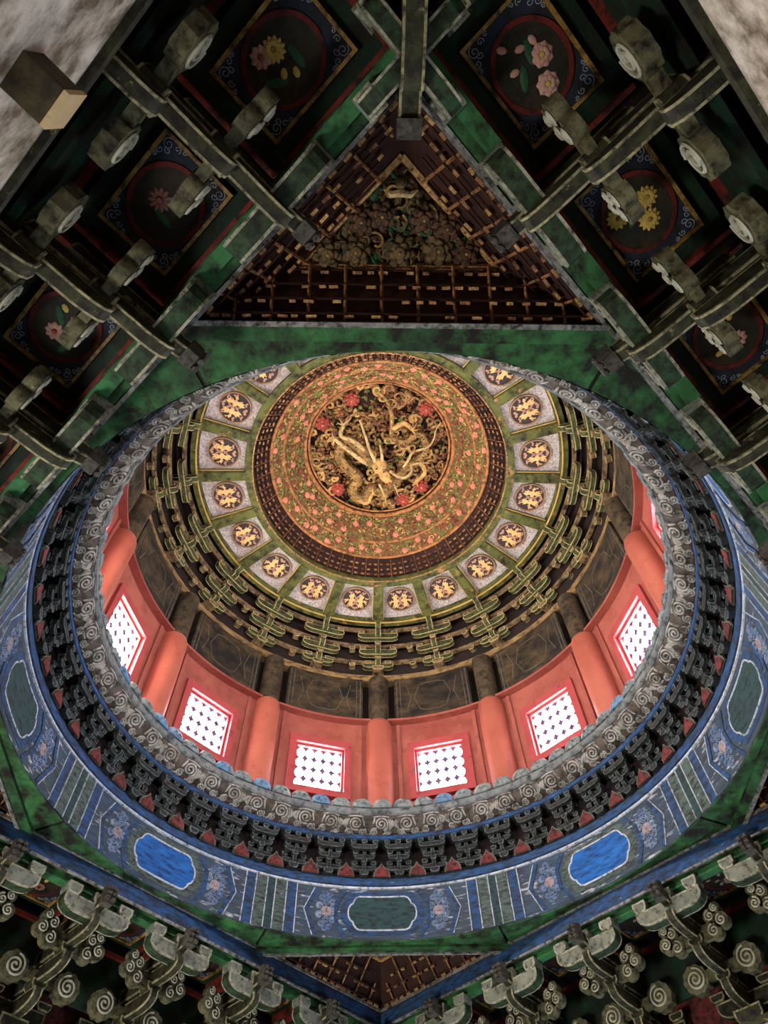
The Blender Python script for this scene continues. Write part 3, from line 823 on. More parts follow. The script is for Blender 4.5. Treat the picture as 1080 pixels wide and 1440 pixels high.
    for i in range(26):
        x, y = inside(.02)
        a = rng.uniform(0, 6.28); r = rng.uniform(.012, .022); f = rng.choice((-1, 1))
        pts = [(x + r * (1 - .8 * k / 12) * cos(a + f * 4.5 * k / 12), y + r * (1 - .8 * k / 12) * sin(a + f * 4.5 * k / 12), ZT1 - .014) for k in range(13)]
        m = MB(); m.tube(pts, .0032, 5)
        ob('scroll', m.mesh('scroll', rng.choice(('tri_gilt', 'leaf_d', 'gold_old', 'tri_rust')), True), t, O)
    m = MB(); m.ell((0, B[2][1] - .045, ZT1 - .016), (.011, .011, .013), 10, 7); ob('pearl', m.mesh('pearl', 'tri_gilt'), t, O)
    m = MB(); m.tube([(-.032, B[2][1] - .058, ZT1 - .01), (-.018, B[2][1] - .066, ZT1 - .014), (0, B[2][1] - .063, ZT1 - .016), (.018, B[2][1] - .066, ZT1 - .014), (.032, B[2][1] - .058, ZT1 - .01)], [.002, .007, .008, .007, .002], 6)
    ob('cream_crescent', m.mesh('cream_crescent', 'ochre'), t, O)
    return t
cc = corner_coffer()
tag(cc, 'dark triangular gilt coffer in the corner between two rows of pale volute brackets')
del cc['group']
for d in (90, 180, 270):
    o = copy_tree(cc, (0, 0, ZT0), -radians(d))
    if d == 180: tag(o, 'triangular gilt coffer of carved blossoms between the daisy coffer and the pink lotus coffer')
    else: tag(o, 'triangular gilt coffer between a row of olive brackets and a row of pale ones', group='triangular coffers of the side corners')

# ================================================================== BLUE PAINTED BAND
band = thing('painted_band', 'weathered blue painted ring band with cartouches above the octagonal soffit', 'ring band', (0, 0, H + .004))
O = (0, 0, -(H + .004))
m = MB(); m.rev([(.9985, H + .004), (.9985, 1.542)], n=128); ob('band_face', m.mesh('band_face', 'band'), band, O)
m = MB(); m.rev([(.9995, 1.540), (.990, 1.543), (.988, 1.556), (.990, 1.570), (.9995, 1.572)], n=128); ob('ledge', m.mesh('ledge', 'blue'), band, O)
m = MB(); m.rev([(.9985, 1.532), (.9945, 1.534), (.9945, 1.540), (.9985, 1.542)], n=128); ob('white_line', m.mesh('white_line', 'band_line'), band, O)
RB = .9983
ZC = 1.446
def wrap(q, lift=1.0):
    # (u, depth, v): u arc length, depth outward toward the axis
    return q.mapped(lambda u, d, v: ((RB - d) * sin(u / RB), (RB - d) * cos(u / RB), ZC + v))
def cart(L, h, ko):
    half = [(.0, h), (.25, h), (.5, h), (.66, h), (.76, h * .92), (.83, h * .72), (.86, h * .55), (.93, h * .46), (.985, h * .25), (1.0, 0)]
    up = [(L * a, b) for a, b in half]
    return up
def cart_outline(L, h):
    u = cart(L, h, 0)
    right = u + [(x, -z) for x, z in reversed(u[:-1])]
    left = [(-x, -z) for x, z in u[1:]] + [(-x, z) for x, z in reversed(u[1:-1])]
    pts = right + left
    # refine for the curvature
    out = []
    for i in range(len(pts)):
        a, b = pts[i], pts[(i + 1) % len(pts)]
        out += [a, ((a[0] + b[0]) / 2, (a[1] + b[1]) / 2)]
    return out
def cart_fill(L, h, d):
    u = cart(L, h, 0)
    m = MB()
    xs = [(-x, z) for x, z in reversed(u)] + u[1:]
    vs = []
    for x, z in xs:
        vs += [(x, d, z), (x, d, -z), (x, 0, z), (x, 0, -z)]
    fs = []
    for i in range(len(xs) - 1):
        a, b = 4 * i, 4 * (i + 1)
        fs += [(a, a + 1, b + 1, b), (a + 2, a, b, b + 2), (a + 1, a + 3, b + 3, b + 1)]
    m.add(vs, fs)
    return m
surround = {k: wrap(cart_fill(.146, .074, .0012)).mesh('surround', k) for k in ('band_green', 'blue')}
fill = {k: wrap(cart_fill(.117, .058, .0022)).mesh('cartouche', k) for k in ('teal', 'blue_field')}
q = MB(); strip(q, cart_outline(.118, .058), .0048, 0, .004, closed=True); outline_m = wrap(q).mesh('cartouche_outline', 'band_line', False)
def poly_strip(pts, w, mt, nm, d=.003):
    q = MB(); out = []
    for i in range(len(pts) - 1):
        for k in range(4):
            out.append((pts[i][0] + (pts[i + 1][0] - pts[i][0]) * k / 4, pts[i][1] + (pts[i + 1][1] - pts[i][1]) * k / 4))
    out.append(pts[-1])
    strip(q, out, w, 0, d)
    return wrap(q).mesh(nm, mt, False)
chev = [poly_strip([(s * .128, .078), (s * .160, .03), (s * .160, -.03), (s * .128, -.085)], .013, 'blue', 'chevron') for s in (-1, 1)]
chev2 = [poly_strip([(s * .228, .078), (s * .262, .0), (s * .228, -.085)], .014, 'blue', 'chevron') for s in (-1, 1)]
chl = [poly_strip([(s * .238, .078), (s * .272, .0), (s * .238, -.085)], .0028, 'band_line', 'white_line', .0036) for s in (-1, 1)]
rad = radians(1)
stripes = []
for s in (-1, 1):
    for (a, w, mt, nm) in ((18.2, .030, 'blue', 'stripe'), (20.6, .036, 'band_green', 'stripe')):
        stripes.append((nm, poly_strip([(s * a * rad, .086), (s * a * rad, -.088)], w, mt, nm, .002)))
    for a in (17.2, 19.3, 21.6):
        stripes.append(('white_line', poly_strip([(s * a * rad, .086), (s * a * rad, -.088)], .003, 'band_line', 'white_line', .0034)))
def rosette(s):
    out = []
    c = s * .194
    q = MB()
    rng = random.Random(11)
    spots = [(0, 0, .017)]
    for k in range(6): spots.append((.029 * cos(k * pi / 3 + .5), .031 * sin(k * pi / 3 + .5), .0135))
    for k in range(11):
        x, z = .040 * cos(k * 2 * pi / 11), .052 * sin(k * 2 * pi / 11)
        if abs(x) < .03 or True: spots.append((x * .62, z * 1.15, .0115))
    for (x, z, r) in spots:
        pts = [(c + x + r * (1 - .8 * i / 22) * cos(s * 2 * pi * 1.9 * i / 22), z + r * (1 - .8 * i / 22) * sin(2 * pi * 1.9 * i / 22)) for i in range(23)]
        strip(q, pts, .0022, 0, .003)
    return wrap(q).mesh('rosette_scrolls', 'rosette', False)
ros = [rosette(-1), rosette(1)]
def rose(s):
    q = MB()
    for k in range(8):
        a = k * pi / 4
        r = .012
        q.ell((s * .194 + r * cos(a), .002, r * sin(a)), (.007, .002, .007), 6, 4)
    q.ell((s * .194, .003, 0), (.007, .002, .007), 6, 4)
    return wrap(q).mesh('rose', 'rose')
roses = [rose(-1), rose(1)]
mid_stripe = [('stripe', poly_strip([(22.5 * rad, .086), (22.5 * rad, -.088)], .022, 'teal', 'stripe', .002))]
for k in range(8):
    rz = -radians(45 * k)
    c = ob('cartouche', fill['teal' if k % 2 == 0 else 'blue_field'], band, O, rz)
    ob('outline', outline_m, c)
    ob('surround', surround['blue' if k % 2 == 0 else 'band_green'], band, O, rz)
    for me_ in chev + chev2: ob('chevron', me_, band, O, rz)
    for me_ in chl: ob('white_line', me_, band, O, rz)
    for nm_, me_ in stripes + mid_stripe: ob(nm_, me_, band, O, rz)
    for s in (0, 1):
        ob('rosette', ros[s], band, O, rz)
        ob('rose', roses[s], band, O, rz)

# flame boards standing on the ledge between the lower brackets
fm = MB()
def flame(w, h): return [(-w, 0), (-w * .95, h * .3), (-w * .7, h * .55), (-w * .3, h * .72), (0, h), (w * .3, h * .72), (w * .7, h * .55), (w * .95, h * .3), (w, 0)]
fm.prism(flame(.031, .054), 'xz', 0, .006); f_edge = fm.mesh('flame_edge', 'flame_edge', False)
fm = MB(); fm.prism(flame(.026, .046), 'xz', -.003, .006); f_in = fm.mesh('flame_face', 'flame', False)
for k in range(48):
    (loc, rz) = polar(.984, 7.5 * k, 1.570)
    t = thing('flame_board', 'small red flame-shaped board between two lower brackets', 'board', loc, rz, 'red flame boards on the blue ledge')
    ob('flame_edge', f_edge, t); ob('flame_face', f_in, t)

# ================================================================== LOWER RING OF BRACKETS
LW = ['low_wood', 'low_edge']
lb_base = block(.034, .030, .020, LW, b=.003)
lb_blk = block(.021, .020, .016, LW, b=.0028)
def low_set(loc, rz):
    t = thing('small_bracket_set', 'small dark bracket set with pale edges under the cloud cornice', 'bracket set', loc, rz, 'small bracket sets under the cornice')
    Pz = 1.570
    ob('bearing_block', lb_base, t, (0, 0, 0))
    def xa(L, h, y, z, w=.013):
        return MB().prism(lateral(L, h), 'xz', 0, w, .0021).mesh('cross_arm', LW, False), (0, y - .985, z - Pz)
    def ya(y0, y1, h, z, w=.012):
        return MB().prism(jut(y0 - .985, y1 - .985, h), 'yz', 0, w, .0021).mesh('projecting_arm', LW, False), (0, 0, z - Pz)
    for nm_, (me_, lc) in (('cross_arm', xa(.044, .017, .985, 1.592)), ('projecting_arm', ya(.999, .960, .019, 1.591)),
                           ('cross_arm', xa(.038, .017, .965, 1.624)), ('projecting_arm', ya(.999, .942, .019, 1.623)),
                           ('cross_arm', xa(.048, .018, .947, 1.653))):
        ob(nm_, me_, t, lc)
    for x, y, z in ((-.034, .985, 1.611), (.034, .985, 1.611), (0, .966, 1.610), (-.031, .965, 1.642), (.031, .965, 1.642), (-.040, .947, 1.671), (0, .947, 1.671), (.040, .947, 1.671)):
        ob('bearing_block', lb_blk, t, (x, y - .985, z - Pz))
    return t
proto = None
for k in range(48):
    (loc, rz) = polar(.985, 3.75 + 7.5 * k, 1.570)
    if proto is None: proto = low_set(loc, rz)
    else: copy_tree(proto, loc, rz)
m = MB(); m.rev([(.999, 1.686), (.939, 1.686), (.934, 1.689), (.934, 1.706), (.999, 1.706)], n=128, closed=True, mis=[1, 0, 0, 0, 0])  # underside coloured dark to paint in the shade between the brackets
tag(ob('blue_ring_plate', m.mesh('blue_ring_plate', ['blue', 'low_wood'])), 'blue painted ring plate resting on the small brackets', 'ring plate')

# ================================================================== CLOUD CORNICE WITH LOTUS PETALS
corn = thing('cloud_cornice', 'grey carved cornice of cloud scrolls crowned with lotus petals', 'cornice', (0, 0, 1.706))
O = (0, 0, -1.706)
CP = [(1.03, 1.7065), (.936, 1.7065), (.927, 1.709), (.914, 1.716), (.903, 1.726), (.894, 1.738), (.889, 1.750), (1.03, 1.750)]
m = MB(); m.rev(CP, n=128, closed=True); ob('cornice_body', m.mesh('cornice_body', 'cloud_ground'), corn, O)
m = MB(); m.rev([(1.03, 1.750), (.884, 1.750), (.879, 1.755), (.879, 1.774), (.884, 1.780), (1.03, 1.780)], n=128, closed=True); ob('moulding', m.mesh('moulding', 'moulding'), corn, O)
m = MB(); m.rev([(.9355, 1.7065), (.9305, 1.705), (.9315, 1.711)], n=128, closed=True); ob('red_bead', m.mesh('red_bead', 'red_line'), corn, O)
# a scroll lies on the sloped cove face: local frame x tangential, along-slope direction
def on_cove(u, s):
    # s: 0 bottom .. 1 top along CP[1..6]
    pts = CP[1:7]
    seg = [hypot(pts[i + 1][0] - pts[i][0], pts[i + 1][1] - pts[i][1]) for i in range(5)]
    tot = sum(seg); d = max(0, min(.9999, s)) * tot
    for i in range(5):
        if d <= seg[i]: break
        d -= seg[i]
    k = d / seg[i]
    r = pts[i][0] + (pts[i + 1][0] - pts[i][0]) * k; z = pts[i][1] + (pts[i + 1][1] - pts[i][1]) * k
    tr, tz = (pts[i + 1][0] - pts[i][0]) / seg[i], (pts[i + 1][1] - pts[i][1]) / seg[i]
    nr, nz = -tz, tr   # pointing to the axis / down
    return r, z, nr, nz
TOT = sum(hypot(CP[i + 1][0] - CP[i][0], CP[i + 1][1] - CP[i][1]) for i in range(1, 6))
def cove_pt(u, v, lift):
    r, z, nr, nz = on_cove(u, v / TOT)
    r += nr * lift; z += nz * lift
    a = u / .9
    return (r * sin(a), r * cos(a), z)
def cove_scroll(u0, v0, r, turns, flip, tr, start):
    pts = []
    n = 30
    for i in range(n + 1):
        k = i / n
        a = start + flip * turns * 2 * pi * k
        rr = r * (1 - .88 * k)
        pts.append(cove_pt(u0 + rr * 1.15 * cos(a), v0 + rr * sin(a), .003))
    return pts
sw = []
for fl in (1, -1):
    m = MB()
    m.tube(cove_scroll(0, TOT * .60, .0225, 2.1, fl, .004, -1.2), .0036, 5)
    for q in range(3):   # cloud bands hugging the scroll
        m.tube([cove_pt(fl * (.026 + .0065 * q + .006 * sin(pi * k / 7)), TOT * (.22 + .10 * q + (.62 - .12 * q) * k / 7), .002) for k in range(8)], [.0014, .0028, .0034, .0036, .0036, .0034, .0028, .0014], 5)
    m.tube([cove_pt(-.030 + .060 * k / 10, TOT * (.93 + .06 * sin(pi * k / 10)), .002) for k in range(11)], .0032, 5)
    m.tube([cove_pt(-fl * (.024 + .008 * k / 5), TOT * (.88 - .40 * k / 5), .002) for k in range(6)], [.0035, .004, .004, .0035, .003, .0015], 5)
    sw.append(m.mesh('cloud_scroll', 'cloud'))
ss = []
for fl in (1, -1):
    m = MB()
    m.tube(cove_scroll(0, TOT * .20, .0125, 1.8, fl, .003, 1.0), .0030, 5)
    m.tube([cove_pt(fl * (-.020 + .016 * k / 6), TOT * (.03 + .07 * sin(pi * k / 6)), .002) for k in range(7)], .0026, 5)
    ss.append(m.mesh('small_scroll', 'cloud'))
for k in range(60):
    ob('cloud_scroll', sw[k % 2], corn, O, -radians(6 * k))
    ob('small_scroll', ss[k % 2], corn, O, -radians(6 * k + 1.6))
    ob('small_scroll', ss[(k + 1) % 2], corn, O, -radians(6 * k + 4.4))
pt = MB()
# lotus petal: upright rounded lobe, thick, with two scrolls at its foot
def petal_mesh(mt):
    m = MB()
    w, h = .0365, .052
    prof = [(-w, 0), (-w * 1.02, h * .35), (-w * .92, h * .62), (-w * .7, h * .84), (-w * .35, h * .97), (0, h), (w * .35, h * .97), (w * .7, h * .84), (w * .92, h * .62), (w * 1.02, h * .35), (w, 0)]
    rings = [(1.0, .012), (1.0, -.004), (.86, -.013), (.55, -.017)]
    vs = []
    for k, y in rings:
        for x, z in prof: vs.append((x * k, y + z * .22, h * .42 + (z - h * .42) * k))
    n = len(prof)
    fs = [tuple(range(n))] + [(r * n + i, r * n + (i + 1) % n, (r + 1) * n + (i + 1) % n, (r + 1) * n + i) for r in range(3) for i in range(n)] + [tuple(3 * n + i for i in range(n))]
    m.add(vs, fs)
    for s in (-1, 1):
        m.tube([(x, y - .014, z) for x, y, z in spiral_pts(s * .012, .017, .010, 1.5, 0, 14, pi / 2, s)], .0026, 4)
    return m.mesh('lotus_petal', mt)
pet = [petal_mesh('petal'), petal_mesh('petal_blue')]
for k in range(72):
    (loc, rz) = polar(.892, 5 * k + .3, 1.7795 - 1.706)
    ob('lotus_petal', pet[1 if k in (57, 60, 61, 64, 66, 69, 3, 13) else 0], corn, loc, rz)

# ================================================================== COLUMNS, LINTELS, PLATE
ROC = .966
cs = MB(); cs.rev([(.0, 1.775), (.057, 1.775), (.057, 2.235), (.0555, 2.255), (.052, 2.268), (.046, 2.275), (0, 2.276)], n=28)
shaft_m = cs.mesh('shaft', 'red_col')
chd = MB(); chd.rev([(.0, 2.270), (.046, 2.270), (.046, 2.545), (0, 2.545)], n=24); head_m = chd.mesh('column_head', 'head')
bt = MB(); bt.box((0, 0, 2.025), (.016, .02, .49)); batten_m = bt.mesh('batten', 'red_wall', False)
for k in range(12):
    (loc, rz) = polar(ROC, 30 * k, 0)
    t = thing('column', 'round red column with sooty brown head between two drum windows', 'column', loc, rz, 'red columns around the drum')
    ob('shaft', shaft_m, t); ob('column_head', head_m, t)
    for s in (-1, 1): ob('batten', batten_m, t, (s * .083, .003, 0))
lt = MB(); lt.rev([(.952, 2.288), (.952, 2.545), (.998, 2.545), (.998, 2.288)], -10.6, 10.6, 12, closed=True, caps=True)
lint_m = lt.mesh('lintel_face', 'lintel')
def lstrip(pts, w):
    q = MB(); strip(q, pts, w, 0, .0022)
    return q.mapped(lambda u, d, v: ((.952 - d) * sin(u / .952), (.952 - d) * cos(u / .952), v)).mesh('painted_line', 'lintel_line', False)
ll = [lstrip([(-.165, 2.30), (-.165, 2.53)], .004), lstrip([(.165, 2.30), (.165, 2.53)], .004), lstrip([(-.148, 2.30), (-.148, 2.53)], .003), lstrip([(.148, 2.30), (.148, 2.53)], .003),
      lstrip([(-.06, 2.34), (-.085, 2.415), (-.06, 2.49), (-.03, 2.50), (0, 2.50), (.03, 2.50), (.06, 2.49), (.085, 2.415), (.06, 2.34), (.03, 2.33), (0, 2.33), (-.03, 2.33), (-.06, 2.34)], .003),
      lstrip([(-.12, 2.34), (-.10, 2.415), (-.12, 2.50)], .003), lstrip([(.12, 2.34), (.10, 2.415), (.12, 2.50)], .003)]
for k in range(12):
    t = thing('lintel', 'sooty dark painted lintel between two column heads above a window', 'lintel', (0, 0, 0), -radians(15 + 30 * k), 'sooty lintels above the windows')
    ob('lintel_face', lint_m, t)
    for me_ in ll: ob('painted_line', me_, t)
m = MB(); m.rev([(.94, 2.276), (.94, 2.287), (1.0, 2.287), (1.0, 2.276)], n=120, closed=True)
tag(ob('red_rail', m.mesh('red_rail', 'red_wall')), 'thin red ring rail capping the red wall', 'ring rail')
m = MB(); m.rev([(1.03, 2.29), (1.0, 2.29), (1.0, 2.60), (1.03, 2.60)], n=96, closed=True)
tag(ob('wall_lintel_backing', m.mesh('wall_lintel_backing', 'up_back')), 'dark wall behind the sooty lintels', 'wall', kind='structure')
m = MB(); m.rev([(1.0, 2.546), (.962, 2.546), (.957, 2.552), (.957, 2.582), (.962, 2.588), (1.0, 2.588)], n=120, closed=True)
tag(ob('brown_ring_plate', m.mesh('brown_ring_plate', 'plate_wood')), 'ochre brown ring plate above the sooty lintels', 'ring plate')

# ================================================================== UPPER RING OF BRACKETS (20 sets) AND ITS TIE RINGS
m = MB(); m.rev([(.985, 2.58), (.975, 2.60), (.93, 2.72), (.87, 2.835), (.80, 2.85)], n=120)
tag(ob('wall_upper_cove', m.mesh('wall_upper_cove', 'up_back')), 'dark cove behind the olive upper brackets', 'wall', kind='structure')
UW = ['up_wood', 'up_edge']
def tie(r, z, w=.016, h=.016):
    m = MB(); m.rev([(r + w, z), (r, z), (r, z + h), (r + w, z + h)], n=120, closed=True)
    return m.mesh('tie_ring', 'up_tie')
for r, z, lb in ((.932, 2.642, 'lowest brown tie ring running through the olive brackets'), (.886, 2.708, 'middle brown tie ring running through the olive brackets'), (.836, 2.768, 'topmost brown tie ring under the olive coffer frame')):
    tag(ob('tie_ring', tie(r, z)), lb, 'tie ring')
ub_base = block(.055, .05, .026, ['up_tie', 'up_edge'], b=.004)
ub_blk = block(.030, .026, .020, ['up_tie', 'up_edge'], b=.0035)
def up_set(loc, rz):
    t = thing('olive_bracket_set', 'olive green stepped bracket set with yellow edges under the coffers', 'bracket set', loc, rz, 'olive bracket sets under the coffers')
    R0, P0 = .945, 2.588
    ob('bearing_block', ub_base, t, (0, 0, 0))
    def xa(L, h, y, z, w=.024):
        return MB().prism(lateral(L, h), 'xz', 0, w, .0035).mesh('cross_arm', UW, False), (0, y - R0, z - P0)
    def ya(y0, y1, h, z, w=.026):
        return MB().prism(jut(y0 - R0, y1 - R0, h), 'yz', 0, w, .0035).mesh('projecting_arm', UW, False), (0, 0, z - P0)
    for nm_, (me_, lc) in (('cross_arm', xa(.075, .028, .940, 2.610)), ('projecting_arm', ya(.985, .905, .028, 2.612)),
                           ('cross_arm', xa(.092, .036, .894, 2.650)), ('projecting_arm', ya(.975, .858, .030, 2.658)),
                           ('cross_arm', xa(.098, .036, .845, 2.712)), ('projecting_arm', ya(.95, .812, .030, 2.722)),
                           ('projecting_arm', ya(.90, .790, .026, 2.757))):
        ob(nm_, me_, t, lc)
    for x, y, z in ((-.048, .940, 2.636), (.048, .940, 2.636), (0, .905, 2.640), (-.074, .894, 2.684), (.074, .894, 2.684), (0, .862, 2.690), (-.080, .845, 2.747), (.080, .845, 2.747), (-.125, .940, 2.622), (-.125, .894, 2.690)):
        ob('bearing_block', ub_blk, t, (x, y - R0, z - P0))
    return t
proto = None
for k in range(20):
    (loc, rz) = polar(.945, 18 * k, 2.588)
    if proto is None: proto = up_set(loc, rz)
    else: copy_tree(proto, loc, rz)

# ================================================================== COFFER RING
CO = 2.785
m = MB(); m.rev([(.822, CO), (.790, CO), (.790, CO + .03), (.822, CO + .03)], n=120, closed=True)
fr = thing('outer_coffer_frame', 'olive green outer ring frame of the bird coffers with gold line', 'ring frame', (0, 0, CO))
ob('frame_ring', m.mesh('frame_ring', 'cof_green'), fr, (0, 0, -CO))
m = MB(); m.rev([(.800, CO), (.800, CO - .004), (.794, CO - .004), (.794, CO)], n=120, closed=True); ob('gold_line', m.mesh('gold_line', 'gold'), fr, (0, 0, -CO))
m = MB(); m.rev([(.592, CO + .012), (.592, CO + .042), (.556, CO + .042), (.556, CO + .012)], n=120, closed=True)
fr = thing('inner_coffer_frame', 'olive and orange inner ring frame of the bird coffers', 'ring frame', (0, 0, CO + .012))
ob('frame_ring', m.mesh('frame_ring', 'cof_green'), fr, (0, 0, -CO - .012))
m = MB(); m.rev([(.560, CO + .012), (.560, CO + .007), (.555, CO + .007), (.555, CO + .012)], n=120, closed=True); ob('gold_line', m.mesh('gold_line', 'lat_gold_b'), fr, (0, 0, -CO - .012))
m = MB()
rib_pr = [(-.022, .0), (-.019, -.005), (.019, -.005), (.022, .0), (.022, .032), (-.022, .032)]
vs = [(x, .590, CO + .012 + z) for x, z in rib_pr] + [(x * 1.12, .792, CO + .002 + z) for x, z in rib_pr]
n = 6
m.add(vs, [tuple(range(n)), tuple(range(2 * n - 1, n - 1, -1))] + [(i, (i + 1) % n, n + (i + 1) % n, n + i) for i in range(n)])
ribm = m.mesh('rib_body', 'cof_green', False)
gl = MB()
for s in (-1, 1):
    gl.add([(s * .0225, .595, CO + .020), (s * .0255, .79, CO + .010), (s * .0225, .595, CO + .025), (s * .0255, .79, CO + .015), (s * .026, .595, CO + .020), (s * .029, .79, CO + .010), (s * .026, .595, CO + .025), (s * .029, .79, CO + .015)], [(0, 1, 3, 2), (4, 5, 7, 6), (0, 1, 5, 4), (2, 3, 7, 6)])
gl_m = gl.mesh('gold_line', 'gold', False)
for k in range(20):
    t = thing('coffer_rib', 'olive and orange radial rib between two bird coffers', 'rib', (0, 0, CO), -radians(18 * k), 'radial ribs of the coffer ring')
    ob('rib_body', ribm, t, (0, 0, -CO)); ob('gold_line', gl_m, t, (0, 0, -CO))
pan = MB(); pan.rev([(.580, CO + .0425), (.80, CO + .0325), (.80, CO + .0385), (.580, CO + .0485)], -8.9, 8.9, 8, closed=True, caps=True)
pan_m = pan.mesh('panel', 'cof_panel')
MR, MC = .064, .686
def med_flat(m, prof, z0, z1, mi=0):
    m.prism(prof, 'xy', (z0 + z1) / 2, z1 - z0, 0, mi)
m = MB(); n = 44
med_flat(m, [(MR * cos(2 * pi * i / n), MR * sin(2 * pi * i / n)) for i in range(n)], -.003, .004); disc2 = m.mesh('medallion_ground', 'med_dark')
rim2 = ell_ring(MR, MR, MR + .0055, MR + .0055, -.006, .004, 44).mesh('medallion_rim', 'med_rim')
def bird(sgn, red):
    """a gilt phoenix in flight seen flat: body, two fanned wings, crested head and streaming tail"""
    def tr(p): return (sgn * p[0], p[1])
    ga, gb_ = MB(), MB()
    shapes = [
        [(-.006, .004), (.004, .012), (.018, .012), (.026, .004), (.018, -.004), (.004, -.006)],                     # body
        [(.024, .004), (.033, .012), (.038, .009), (.042, .004), (.036, .002), (.030, -.002)],                       # neck and head
        [(.006, .010), (.002, .030), (.008, .040), (.012, .030), (.018, .038), (.020, .027), (.028, .030), (.022, .014)],   # upper wing
        [(.006, -.004), (.000, -.022), (.008, -.034), (.012, -.024), (.019, -.030), (.020, -.018), (.027, -.020), (.018, -.004)],  # lower wing
        [(.035, .012), (.038, .022), (.042, .014)],                                                                    # crest
    ]
    for sh in shapes: med_flat(ga, [tr(p) for p in sh], -.0065, -.002)
    for k, (y0, y1, x1) in enumerate(((.008, .030, -.028), (.002, .006, -.020), (-.002, -.026, -.026))):
        med_flat(gb_, [tr(p) for p in ((-.002, y0 + .003), (x1 * .5, (y0 + y1) / 2 + .006), (x1, y1 + .004), (x1 * 1.1, y1 - .004), (x1 * .55, (y0 + y1) / 2 - .003), (-.002, y0 - .003))], -.006, -.002)
    return ga, gb_
bm_ = []
for sg, oy in ((1, 0), (-1, 0)):
    a_, b_ = bird(sg, 0)
    a_.mapped(lambda x, y, z: (x * 1.06 + sg * .010, y * 1.18 + .002, z)); b_.mapped(lambda x, y, z: (x * 1.06 + sg * .010, y * 1.18 + .002, z))
    bm_.append((a_.mesh('bird', 'bird', False), b_.mesh('tail_feathers', 'bird_red', False)))
cl = MB()
for q in range(3):
    med_flat(cl, [((q - 1) * .8 + .62 * cos(2 * pi * i / 8), (.45 if q == 1 else 0) + .62 * sin(2 * pi * i / 8)) for i in range(8)], -.005, -.002)
cl_ms = []
for r in (.010, .007):
    c_ = MB(); c_.add([(x * r, y * r, z) for x, y, z in cl.v], cl.f); cl_ms.append(c_.mesh('cloud_motif', 'bird_red', False))
CLS = ((0, -.047, 0), (-.032, -.040, 1), (.032, -.042, 1), (0, .049, 0), (-.050, .010, 1), (.051, -.012, 1), (-.034, .042, 1), (.034, .042, 1))
for k in range(20):
    (loc, rz) = polar(0, 0, CO + .030)
    a = -radians(9 + 18 * k)
    t = thing('bird_coffer', 'speckled grey coffer with round dark medallion of two gilt birds', 'ceiling panel', (0, 0, CO + .030), a, 'bird coffers around the dome')
    ob('panel', pan_m, t, (0, 0, -CO - .030))
    md = ob('medallion', disc2, t, (0, MC, .0025))
    ob('medallion_rim', rim2, md)
    for a_, b_ in bm_:
        ob('bird', a_, md); ob('tail_feathers', b_, md)
    for x, y, q in CLS: ob('cloud_motif', cl_ms[q], md, (x, y, 0))

# ================================================================== GILT LATTICE RING, FLORAL COVES, DRAGON DISC
lat = thing('gilt_lattice_ring', 'dark maroon ring of tiny gilt brackets around the floral cove', 'lattice ring', (0, 0, 2.827))
O = (0, 0, -2.827)
m = MB(); m.rev([(.600, 2.86), (.556, 2.826), (.556, 2.84), (.500, 2.905), (.486, 2.905)], n=120); ob('cove', m.mesh('cove', 'lat_dark'), lat, O)
rbm = MB(); rbm.tube([(0, .554, 2.826), (0, .536, 2.842), (0, .518, 2.868), (0, .497, 2.896)], .0026, 4)
rib2 = rbm.mesh('lattice_rib', 'lat_gold', False)
NB = 54
for k in range(NB):
    ob('lattice_rib', rib2, lat, O, -radians(360 / NB * k))
rails = MB(); rows = MB()
rng = random.Random(5)
for q, (r, z) in enumerate(((.545, 2.838), (.530, 2.856), (.514, 2.876))):
    m = MB(); m.rev([(r + .003, z), (r, z - .002), (r - .003, z), (r, z + .002)], n=120, closed=True)
    ob('lattice_rail', m.mesh('lattice_rail', 'lat_dark'), lat, O)
    for k in range(NB * 2):
        a = radians(360 / NB * (k / 2 + .25 + rng.uniform(-.05, .05)))
        rows.box((( r - .004) * sin(a), (r - .004) * cos(a), z - .006), (rng.uniform(.010, .016), .006, .007), -a, rng.randrange(2))
b = ob('block_row', rows.mesh('block_row', ['lat_gold', 'lat_gold_b'], False), lat, O); b['kind'] = 'stuff'

